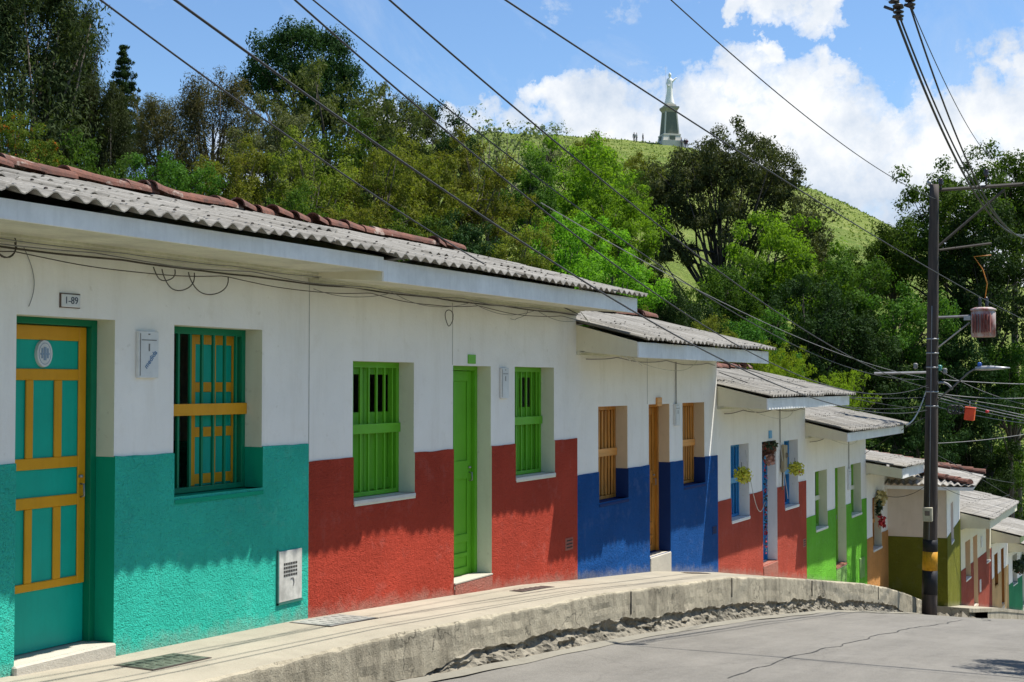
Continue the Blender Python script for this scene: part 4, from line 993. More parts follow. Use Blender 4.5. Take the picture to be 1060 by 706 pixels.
cable('overhead cable passing across the statue pedestal', (380, -95), (801, 178), (1120, 358), .013, BLACK, 10, 42)
cable('topmost thin overhead cable meeting the crossarm from the sky right of the statue', (590, -98), (900, 166.5), (974, 208), .011, BLACK, 12, 34.2)
G2 = 'cables rising to the insulators at the top right'
cable('thick left cable hanging from the insulators at the top right corner', (927, 16), (957, 84), (1075, 235), .024, BLACK, 17, 34, G2)
cable('second cable beside the thick one below the top right insulators', (930, 14), (961, 84), (1082, 240), .018, BLACK, 17.2, 34.2, G2)
cable('bowed right hand cable hanging from the top right insulators', (940, 0), (986, 122), (1085, 230), .018, BLACK, 17, 34, G2)
cable('thin straight cable from the top right insulators to the crossarm pin', (942, 4), (975, 70), (1027, 165), .010, BLACK, 17, 34, G2)
G3 = 'service cables gathered at the pole'
rt = [((975, 393), (1010, 395.5), (1090, 398), 'upper straight grey service cable running right from the pole top insulator', .018), ((968, 407), (1020, 412), (1090, 410), 'grey service cable running right just under the upper straight one', .018),
      ((968, 408), (1020, 421), (1090, 436), 'first cable of the drooping bundle passing behind the orange box', .018), ((968, 411), (1020, 424), (1090, 438), 'second cable of the drooping bundle passing behind the orange box', .02),
      ((968, 414), (1020, 427), (1090, 440), 'third cable of the drooping bundle passing behind the orange box', .014), ((970, 409), (1020, 417), (1090, 428), 'topmost cable of the drooping bundle above the orange box', .012),
      ((965, 420), (1020, 432), (1090, 441), 'lowest cable of the drooping bundle below the orange box', .014), ((966, 459), (1010, 456), (1090, 444), 'lone cable rising right from the lower pole', .014),
      ((966, 380), (1010, 402), (1090, 424), 'slanting cable crossing down right beneath the street lamp', .010)]
for a, mi_, b, l, rr in rt: cable(l, a, mi_, b, rr, GREYC, 33.5, 36, G3, 24)
lf = [((962, 411), (900, 412), (640, 372), 'dark service cable from the pole to the blue house eaves', .014, 33.5, 21.5), ((962, 419), (900, 423), (744, 385), 'dark service cable from the pole to the soft red house eaves', .014, 33.5, 24),
      ((962, 392), (880, 370), (560, 210), 'faint high cable running left from the pole across the trees', .010, 33.5, 16), ((962, 424), (850, 405), (742, 372), 'sagging cable over the roof of the soft red house', .012, 33.5, 23.5),
      ((962, 430), (905, 445), (895, 470), 'cable looping from the pole to the bright green house eaves', .012, 33.5, 33.3), ((962, 500), (930, 514), (900, 505), 'thin cable along the olive house wall to the pole', .012, 33.5, 35.6),
      ((968, 478), (1010, 492), (1050, 500), 'cable from the pole to the maroon house eaves', .012, 33.5, 42), ((968, 500), (1010, 516), (1045, 512), 'lower cable from the pole to the maroon house eaves', .012, 33.5, 43),
      ((968, 470), (1020, 488), (1058, 522), 'cable from the pole down to the tan house eaves', .012, 33.5, 48)]
for a, mi_, b, l, rr, c0, c1 in lf: cable(l, a, mi_, b, rr, BLACK if c1 > 20 else GREYC, c0, c1, G3, 24)
cable('pale thick hose curving from the pole to the bright green house roof', (963, 390), (955, 415), (938, 440), .028, PALEC, 33.5, 33.0, G3, 16)
# insulators hanging at the top right, on a pole just outside the frame
r = empty('corner_pole', (2.6, 17.2, interp(17.2, RD)-.1)); tag(r, 'utility pole just out of frame whose dark insulators hang into the top right corner', 'utility pole')
zc = at(930, 8, 17).z - r.location.z
q = MB(); q.tube([(0, 0, 0), (0, 0, zc+1.8)], [.16, .11], 14); q.build('shaft', bpy.data.materials['tarred_pole'], r)
PA = at(922, -6, 17)-Vector(r.location); PB = at(944, -6, 17)-Vector(r.location)
q = MB(); q.tube([(0, .0, PA.z+.10), (PA.x-.12, PA.y, PA.z+.18)], [.03, .016], 8); q.build('bracket_arm', STEEL, r)
q = MB(); q.tube([(0, 0, zc+1.6), (PA.x*.7, PA.y*.7, PA.z+.16)], .008, 5); q.build('stay_wire', STEEL, r)
for px_, py_, nm in ((921, -2, 0), (930, 8, 1), (942, -4, 2)):
    c_ = at(px_, py_, 17)-Vector(r.location); q = MB()
    dv = (.05, -.08, 0) if nm == 0 else (0, 0, 0)
    q.tube([(c_.x, c_.y, PA.z+.18), (c_.x, c_.y, c_.z+.05)], .014, 6)
    for k in range(3): q.lathe([(.02, 0), (.062, .01), (.07, .025), (.03, .045)], (c_.x+dv[0]*k, c_.y, c_.z-.02-.055*k), 10)
    q.tube([(c_.x-.07, c_.y, c_.z-.10), (c_.x+.05, c_.y, c_.z-.16)], .02, 6)
    q.build('insulator', M_flat('dark_insulator', (.04, .03, .03), .4), r)
# orange box and red tag on the bundle
c_ = at(1004, 428, 33.6); r = empty('junction_box', c_); tag(r, 'bright orange junction box hanging on the cable bundle', 'junction box')
q = MB(); q.box(-.12, .12, -.09, .09, -.17, .13, 0, .015); o_ = q.build('case', M_flat('orange_plastic', (.85, .07, .012), .4), r); o_.rotation_euler = (0, .12, 0)
q = MB(); q.box(-.13, .13, -.10, .10, .132, .16, 0, .01); q.build('lid', M_flat('orange_lid', (.75, .12, .05), .4), r).rotation_euler = (0, .12, 0)
q = MB(); q.tube([(0, 0, .15), (0, 0, .3)], .01, 5); q.build('hook', STEEL, r)
c_ = at(1022, 427.5, 33.7); q = MB(); q.lathe([(.0, 0), (.045, .01), (.045, .06), (0, .07)], c_, 8); tag(q.build('cable_marker', M_flat('red_plastic', (.6, .02, .03), .4)), 'small red marker on the cables right of the orange box', 'marker')
c_ = at(990, 424, 33.6); q = MB()
for k in range(3): q.tube([(c_.x-.12+.1*k+.09*cos(a), c_.y, c_.z+.1*sin(a)) for a in np.linspace(0, 2*pi, 14)], .02, 5)
tag(q.build('cable_coil', BLACK), 'black coil of spare cable hanging between the pole and orange box', 'cable coil')

# ------------------------------------------------------------------ monument on the hill
def monument():
    b = at(693, 146, 235); g = terrain(b.x, b.y)
    r = empty('monument', (b.x, b.y, g-.2), YAW+radians(12)); tag(r, 'white robed statue with raised arm on a tall grey green pedestal on the hilltop', 'monument')
    st = M_plaster('monument_white', (.62, .58, .50)); gr = M_plaster('monument_grey_green', (.15, .165, .13)); wt = M_plaster('statue_white', (.86, .84, .80))
    def ts(m, z0, z1, a, b_, mi=0):
        vs = [(x*a, y*a, z0) for x, y in ((-1, -1), (1, -1), (1, 1), (-1, 1))]+[(x*b_, y*b_, z1) for x, y in ((-1, -1), (1, -1), (1, 1), (-1, 1))]
        m.add(vs, [(3, 2, 1, 0), (4, 5, 6, 7), (0, 1, 5, 4), (1, 2, 6, 5), (2, 3, 7, 6), (3, 0, 4, 7)], mi)
    m = MB(); ts(m, -1, .55, 1.95, 1.9); ts(m, .55, 1.45, 1.72, 1.5); ts(m, 1.45, 1.65, 1.58, 1.55); m.build('stepped_base', st, r)
    for sx, sy in ((0, -1), (1, 0), (-1, 0), (0, 1)):
        m = MB(); m.box(sx*1.66-.5*abs(sy)-.06*abs(sx), sx*1.66+.5*abs(sy)+.06*abs(sx), sy*1.66-.06*abs(sy)-.5*abs(sx), sy*1.66+.06*abs(sy)+.5*abs(sx), .62, 1.3); m.build('plaque', gr, r)
    m = MB(); ts(m, 1.65, 5.25, 1.30, 1.0); m.build('shaft', gr, r)
    m = MB()
    for sx, sy in ((1, 1), (1, -1), (-1, 1), (-1, -1)):
        vs = []
        for z, a in ((1.65, 1.30), (5.25, 1.0)):
            for ex, ey in ((-.11, -.11), (.11, -.11), (.11, .11), (-.11, .11)): vs.append((sx*a+ex-.04*sx, sy*a+ey-.04*sy, z))
        m.add(vs, [(3, 2, 1, 0), (4, 5, 6, 7), (0, 1, 5, 4), (1, 2, 6, 5), (2, 3, 7, 6), (3, 0, 4, 7)])
    m.build('corner_strip', st, r)
    m = MB(); ts(m, 5.25, 5.45, 1.06, 1.08); ts(m, 5.45, 5.85, 1.08, 1.32); ts(m, 5.85, 6.15, 1.36, 1.36); ts(m, 6.15, 6.5, 1.0, .9); m.build('capital', M_plaster('capital_stone', (.35, .33, .27)), r)
    # robed figure: elliptical sections, leaning gently
    secs = [(6.5, .78, .62, 0, 0), (6.9, .72, .58, 0, 0), (7.6, .56, .48, .02, 0), (8.4, .46, .42, .05, 0), (9.2, .44, .38, .07, 0), (9.9, .46, .36, .08, 0), (10.4, .50, .33, .08, 0), (10.75, .42, .28, .08, 0), (10.95, .16, .16, .09, 0), (11.05, .14, .15, .1, 0), (11.2, .2, .23, .11, 0), (11.45, .22, .25, .12, 0), (11.65, .17, .2, .12, 0), (11.78, .05, .06, .12, 0)]
    n = 20; vs = []
    for (z, a, b_, ox, oy) in secs:
        for k in range(n):
            t = 2*pi*k/n; fold = 1+.07*sin(t*7+z*.6)*(1 if z < 10 else 0); vs.append((ox+a*1.15*cos(t)*fold, oy+b_*1.15*sin(t)*fold, z))
    m = MB(); m.add(vs, [(i*n+k, i*n+(k+1) % n, (i+1)*n+(k+1) % n, (i+1)*n+k) for i in range(len(secs)-1) for k in range(n)]+[tuple(range(n))[::-1], tuple(range((len(secs)-1)*n, len(secs)*n))], 0, True)
    m.tube([(.15, -.1, 10.45), (.55, -.15, 10.35), (.95, -.2, 10.75), (1.2, -.2, 10.95), (1.36, -.2, 11.0)], [.2, .19, .13, .075, .04], 10)
    m.tube([(-.3, 0, 10.5), (-.48, -.15, 9.9), (-.25, -.42, 9.5), (-.05, -.48, 9.7)], [.17, .16, .12, .07], 10)
    fg = m.build('robed_figure', wt, r); r.scale = (1.0, 1.0, 1.08)
    m = MB(); m.tube([(-.55, .3, 6.5), (-.55, .3, 13.0)], .014, 5); m.build('lightning_rod', GREYC, r)
monument()

# people by the monument
def person_mesh(shirt, trouser, skin, hair, arm=0):
    me = bpy.data.meshes.new('person'); 
    J = {'pel': (0, 0, .95), 'sp': (0, 0, 1.2), 'ch': (0, 0, 1.38), 'nk': (0, .0, 1.5), 'h1': (0, -.01, 1.60), 'h2': (0, -.01, 1.74),
         'hl': (.1, 0, .9), 'kl': (.12, -.02, .5), 'al': (.13, .02, .08), 'fl': (.14, -.14, .03), 'hr': (-.1, 0, .9), 'kr': (-.12, -.02, .5), 'ar': (-.13, .02, .08), 'fr': (-.14, -.14, .03),
         'sl': (.19, 0, 1.41), 'el': (.26, .02, 1.13), 'wl': (.25, -.10, .88) if not arm else (.12, -.25, 1.25), 'fgl': (.25, -.13, .78) if not arm else (.05, -.28, 1.32), 'sr': (-.19, 0, 1.41), 'er': (-.26, .02, 1.13), 'wr': (-.27, -.06, .88), 'fgr': (-.27, -.08, .78)}
    R = {'pel': .15, 'sp': .135, 'ch': .15, 'nk': .055, 'h1': .085, 'h2': .085, 'hl': .10, 'kl': .07, 'al': .05, 'fl': .04, 'hr': .10, 'kr': .07, 'ar': .05, 'fr': .04, 'sl': .065, 'el': .05, 'wl': .036, 'fgl': .03, 'sr': .065, 'er': .05, 'wr': .036, 'fgr': .03}
    E_ = [('pel', 'sp'), ('sp', 'ch'), ('ch', 'nk'), ('nk', 'h1'), ('h1', 'h2'), ('pel', 'hl'), ('hl', 'kl'), ('kl', 'al'), ('al', 'fl'), ('pel', 'hr'), ('hr', 'kr'), ('kr', 'ar'), ('ar', 'fr'), ('ch', 'sl'), ('sl', 'el'), ('el', 'wl'), ('wl', 'fgl'), ('ch', 'sr'), ('sr', 'er'), ('er', 'wr'), ('wr', 'fgr')]
    ks = list(J); me.from_pydata([J[k] for k in ks], [(ks.index(a), ks.index(b)) for a, b in E_], []); o = bpy.data.objects.new('tmp', me); COL.objects.link(o)
    sk = o.modifiers.new('s', 'SKIN'); sv = me.skin_vertices[0].data
    for i, k in enumerate(ks): sv[i].radius = (R[k], R[k]); sv[i].use_root = (k == 'pel')
    o.modifiers.new('ss', 'SUBSURF').levels = 1
    dg = bpy.context.evaluated_depsgraph_get(); m2 = bpy.data.meshes.new_from_object(o.evaluated_get(dg)); bpy.data.objects.remove(o)
    for mt in (shirt, trouser, skin, hair): m2.materials.append(mt)
    for p in m2.polygons:
        c = p.center; p.use_smooth = True
        p.material_index = 3 if c.z > 1.66 or (c.z > 1.56 and c.y > .03) else (2 if c.z > 1.47 or (abs(c.x) > .2 and c.z < 1.1 and c.z > .7) else (0 if c.z > .95 else 1))
    return m2
SK = M_flat('skin', (.35, .2, .13)); HR = M_flat('dark_hair', (.02, .015, .012)); JE = M_flat('dark_trousers', (.03, .035, .06)); 
ppl = [(656.5, 'grey shirt', (.22, .22, .23), 0, 'person in a grey shirt standing left of the monument, left of a close pair'), (659, 'white', (.6, .6, .6), 1, 'person in a pale shirt standing left of the monument, right of a close pair'),
       (665.5, 'dark', (.05, .06, .08), 0, 'person in dark clothes standing alone left of the monument'), (705.3, 'blue', (.05, .08, .16), 1, 'person in a dark blue shirt standing closest to the monument on its right'),
       (709, 'black', (.02, .02, .025), 0, 'person in black standing in the group right of the monument'), (711, 'red', (.12, .03, .04), 1, 'person in a dark red top furthest right of the monument')]
for px_, nm, c, arm, lab in ppl:
    q = at(px_, 147, 233); me = person_mesh(M_flat('shirt_'+nm.replace(' ', '_'), c), JE, SK, HR, arm)
    o = bpy.data.objects.new('person', me); COL.objects.link(o); o.location = (q.x, q.y, terrain(q.x, q.y)-.02); o.rotation_euler = (0, 0, random.random()*6)
    tag(o, lab, 'person', 'visitors on the hilltop by the monument')

# ------------------------------------------------------------------ trees
def leaves(C, R_, per, size, asp=.5, droop=0.0, outb=.5, flat=1.0, rg=rng):
    """C clump centres (n,3), R_ radii -> quads"""
    n = len(C); N = n*per; d = rg.normal(size=(N, 3)); d /= np.linalg.norm(d, axis=1)[:, None]
    rad = np.repeat(R_, per)*(rg.random(N)**.42); P = np.repeat(C, per, 0)+d*rad[:, None]*np.array([1, 1, flat])
    nrm = d*outb*1.7+rg.normal(size=(N, 3))*.42+np.array([0, 0, .35]); nrm /= np.linalg.norm(nrm, axis=1)[:, None]
    a = np.cross(nrm, rg.normal(size=(N, 3))); a /= np.linalg.norm(a, axis=1)[:, None]
    if droop: a = a*(1-droop)+np.array([0, 0, -1])*droop; a /= np.linalg.norm(a, axis=1)[:, None]; 
    b = np.cross(nrm, a); b /= (np.linalg.norm(b, axis=1)[:, None]+1e-9)
    s = (size*(.4+1.15*rg.random(N)**1.4))[:, None]
    V = np.stack([P-a*s, P+b*s*asp, P+a*s, P-b*s*asp], 1).reshape(-1, 3)
    return V
BARK = M_wood('grey_bark', (.13, .105, .08), .9); BARKD = M_wood('dark_bark', (.055, .045, .035), .9)
def limbs(mb, base, tips, r0, top, fork=.45, rg=rng):
    base = Vector(base); top = Vector(top)
    mb.tube([base+Vector((0, 0, -14)), base+Vector((0, 0, -5)), base+Vector((0, 0, .02))], [r0*1.9, r0*1.35, r0], 8)
    pts = [base.lerp(top, t)+Vector((.25*sin(3*t+1), .2*sin(4*t), 0))*t for t in np.linspace(0, 1, 7)]
    mb.tube(pts, [r0*(1-.72*t) for t in np.linspace(0, 1, 7)], 8)
    for tp in tips:
        tp = Vector(tp); t0 = fork+(1-fork)*rg.random()*.8; st = base.lerp(top, t0)+Vector((.25*sin(3*t0+1), .2*sin(4*t0), 0))*t0
        mid = st.lerp(tp, .5)+Vector((rg.normal()*.2, rg.normal()*.2, .25)); rr = r0*(1-.7*t0)*.55
        mb.tube([st, mid, tp], [rr, rr*.6, rr*.15], 5)
PROTO = {}
def proto(key, C, R_, per, size, leafm, H, bark=BARK, r0=.2, asp=.5, droop=0, outb=.5, flat=1, ntip=22, fork=.4, top=None, trunk_extra=None, seed=1):
    rg = np.random.default_rng(seed); C = np.asarray(C, float); R_ = np.asarray(R_, float)
    V = leaves(C, R_, per, size, asp, droop, outb, flat, rg); Fq = np.arange(len(V)).reshape(-1, 4)
    me = mesh_np('crown', V, Fq, leafm).data
    mb = MB(); idx = rg.choice(len(C), min(ntip, len(C)), replace=False)
    limbs(mb, (0, 0, -.6), [C[i] for i in idx], r0, top or (0, 0, H*.78), fork, rg)
    to = mb.build('trunk', bark); co = [o for o in COL.objects if o.data == me][0]
    PROTO[key] = (me, to.data, H); bpy.data.objects.remove(to); bpy.data.objects.remove(co)
def shell(n, cx, cz, rx, rz, seed, lump=.25, lo=-.7, inner=.25):
    rg = np.random.default_rng(seed); out = []; R = []
    while len(out) < n:
        d = rg.normal(size=3); d /= np.linalg.norm(d)
        if d[2] < lo: continue
        k = 1+lump*noise.noise(Vector(d)*1.9+Vector((seed, 0, 0)))*2
        k *= (rg.random()**.33)*.35+.65 if rg.random() > inner else rg.random()*.7
        out.append((cx[0]+d[0]*rx*k, cx[1]+d[1]*rx*k, cz+d[2]*rz*k)); R.append(.42+.38*rg.random())
    return np.array(out), np.array(R)
L_BRI = M_leaf('bright_leaves', (.10, .215, .018), (.18, .32, .03), .45)
L_MID = M_leaf('mid_leaves', (.038, .092, .014), (.08, .15, .022), .34)
L_DRK = M_leaf('dark_leaves_tree', (.016, .036, .010), (.032, .06, .016), .22)
L_OLV = M_leaf('olive_leaves', (.058, .075, .022), (.10, .118, .036), .28)
L_BRN = M_leaf('brown_olive_needles', (.070, .072, .030), (.125, .118, .050), .28)
L_CAS = M_leaf('deep_olive_needles', (.028, .042, .016), (.055, .072, .025), .25)
L_YEL = M_leaf('yellow_green_leaves', (.10, .13, .016), (.18, .195, .035), .40, dry=(.16, .12, .03))
L_PAL = M_leaf('pale_leaves', (.10, .13, .05), (.17, .19, .09), .30)
L_BAM = M_leaf('lime_leaves', (.13, .22, .012), (.22, .32, .03), .45)
L_EUC = M_leaf('dusky_leaves', (.045, .056, .022), (.085, .095, .038), .28)
L_ORG = M_leaf('orange_flowering_leaves', (.07, .12, .015), (.10, .15, .02), .3, dry=(.55, .10, .01))
# rounded broadleaf
for k, (key, lm) in enumerate((('bright', L_BRI), ('mid', L_MID), ('dark', L_DRK), ('mid2', L_MID), ('pale', L_PAL), ('yellow', L_YEL), ('orange', L_ORG), ('bright2', L_BRI), ('dark2', L_DRK))):
    C, R_ = shell(150, (0, 0), 6.3, 3.3, 3.6, 20+k*7, .34)
    proto(key, C, R_*1.12, 185, .092, lm, 10, BARK if k % 2 else BARKD, .22, .5, 0, .45, .75, 30, .25, seed=50+k)
C, R_ = shell(210, (0, 0), 6.6, 3.4, 3.0, 301, .22); proto('dense', C, R_*1.2, 220, .085, L_DRK, 10, BARKD, .22, .5, 0, .5, .8, 30, .25, seed=71)
# wispy casuarina: drooping strands
C = []; R_ = []; rg = np.random.default_rng(5)
for k in range(210):
    h = rg.random()**.8; z = 2.2+8.0*h; rr = 2.7*(1-.55*h)*(.45+.65*rg.random()); a = rg.random()*2*pi; kk = 1+.5*noise.noise(Vector((cos(a)*1.3, sin(a)*1.3, z*.35)))
    C.append((rr*kk*cos(a), rr*kk*sin(a), z)); R_.append(.35+.35*rg.random())
proto('casuarina', C, np.array(R_)*1.15, 330, .075, L_CAS, 10, BARK, .2, .28, .4, .4, 1.05, 40, .2, seed=6)
proto('casuarina_brown', np.array(C)*np.array([1.25, 1.25, .95]), np.array(R_)*1.25, 240, .085, L_BRN, 10, BARK, .2, .24, .35, .4, 1.0, 46, .2, seed=7)
# conifer: tiers
C = []; R_ = []
for i in range(24):
    z = 2+8*i/24+.1*sin(i*2.3); rr = (2.3*(1-i/24)**.85+.12)*(.78+.35*rg.random()); n = max(3, int(9*(1-i/24)+3))
    for j in range(n):
        a = 2*pi*(j+rg.random()*.6)/n+i
        for q_ in (.35, .7, 1.0): L_ = rr*q_*(.8+.4*rg.random()); C.append((L_*cos(a), L_*sin(a), z-.22*q_*rr*.6+.16*rg.random())); R_.append(.34*(1.2-q_*.5))
proto('conifer', C, R_, 60, .10, L_DRK, 10, BARKD, .16, .35, .1, .3, .7, 0, .9, (0, 0, 9.9), seed=8)
# hero gum tree: forked stems, dome of clumps at the end of limbs
C = []; R_ = []
for cx, cy, cz, rx, rz, n in ((1.0, 0, 10.3, 2.9, 1.7, 95), (-2.8, .3, 8.8, 2.0, 2.1, 60), (-.2, 0, 8.0, 2.8, 1.8, 60), (4.0, -.3, 7.4, 2.3, 1.4, 60), (2.8, .5, 9.3, 2.2, 1.7, 50), (-3.0, 0, 6.4, 1.5, 1.2, 28), (-.9, .5, 10.0, 1.5, 1.3, 30), (5.0, 0, 6.4, 1.2, .9, 20)):
    c2, r2 = shell(n, (cx, cy), cz, rx, rz, int(n+cx*3+40), .25, -.6, .35); C += list(c2); R_ += list(r2*.9)
proto('gum', C, np.array(R_)*1.02, 175, .088, L_EUC, 12, BARKD, .26, .4, .25, .4, .7, 60, .12, (.3, 0, 8.5), seed=9)
# airy gum for the left sky line
C = []; R_ = []
for cx, cz, rx, rz, n in ((0, 7.6, 2.6, 2.2, 60), (-2.4, 6.4, 1.6, 1.8, 26), (2.5, 6.7, 1.9, 1.3, 30), (3.9, 5.4, 1.2, 1.0, 18), (0, 4.8, 2.6, 1.5, 34)):
    c2, r2 = shell(n, (cx, 0), cz, rx, rz, int(n+cx*3+60), .35, -.8, .3); C += list(c2); R_ += list(r2*.85)
proto('airy_gum', C, R_, 130, .10, L_OLV, 10, BARKD, .24, .35, .45, .4, .9, 50, .2, seed=10)
# sparse tree
C, R_ = shell(130, (0, 0), 6.6, 3.0, 3.2, 77, .4); proto('sparse', C, R_*.8, 38, .10, L_PAL, 10, BARK, .18, .5, 0, .4, .8, 70, .2, seed=11)
# bamboo plume
C = []; R_ = []
for k in range(26):
    a = rg.random()*2*pi; le = 1.2+1.6*rg.random()
    for t in np.linspace(.3, 1, 7): C.append((le*t*t*cos(a), le*t*t*sin(a), 4.6*t*(1.28-.35*t)*(.8+.2*sin(k)))); R_.append(.30)
proto('bamboo', C, R_, 55, .10, L_BAM, 5, BARK, .05, .22, .35, .3, .8, 30, .05, (0, 0, 3), seed=12)
# hidden-base shrub: crown from the ground
for key, lm, sd_ in (('shrub_y', L_YEL, 91), ('shrub_m', L_MID, 92), ('shrub_d', L_DRK, 93)):
    C, R_ = shell(140, (0, 0), 2.6, 3.0, 2.5, sd_, .4, -.9); proto(key, C, R_, 130, .095, lm, 5, BARK, .08, .5, 0, .45, .8, 24, .05, (0, 0, 3), seed=sd_)

def tree(key, px, ytop, w, c, label, cat='tree', group='trees behind the houses', rz=None, keep=False, dy=0):
    """crown top seen at px,ytop, crown w px wide, at distance c"""
    crown, trunk, H = PROTO[key]; tpt = at(px, ytop, c); g = terrain(tpt.x, tpt.y); h = max(2.5, tpt.z-g)
    name = {'conifer': 'conifer_tree', 'casuarina': 'casuarina_tree', 'casuarina_brown': 'casuarina_tree', 'gum': 'gum_tree', 'airy_gum': 'gum_tree', 'bamboo': 'bamboo_clump'}.get(key, 'shrub' if key.startswith('shrub') else 'broadleaf_tree')
    if name == 'shrub': cat = 'shrub'
    r = empty(name, (tpt.x, tpt.y, g-.1), rz if rz is not None else random.random()*6.28); tag(r, label, cat, group)
    wid = {'conifer': 4.6, 'casuarina': 5.2, 'casuarina_brown': 6.4, 'gum': 9.6, 'airy_gum': 8.4, 'bamboo': 5.2, 'sparse': 6.8}.get(key, 7.2)
    sw = w*c/F/wid; top_ext = {'gum': 12.2, 'conifer': 10.3, 'casuarina': 10.3, 'casuarina_brown': 9.9}.get(key, H+.35); sz = min((h+.1)/top_ext, sw*ASP.get(key, 1.2)); lift = (h+.1)-sz*top_ext
    # tall trees whose crown would stretch: raise the ground contact with the trunk, keep crown round
    for nm, me in (('trunk', trunk), ('crown', crown)):
        o = bpy.data.objects.new(nm, me); COL.objects.link(o); o.parent = r; o.location = (0, 0, lift/sz)
    r.scale = (sw, sw, sz); return r
ASP = {'casuarina': 1.45, 'casuarina_brown': 1.15, 'conifer': 1.2, 'gum': 1.25, 'airy_gum': 1.1, 'bamboo': 1.1, 'shrub_y': 1.3, 'shrub_m': 1.3, 'shrub_d': 1.3}
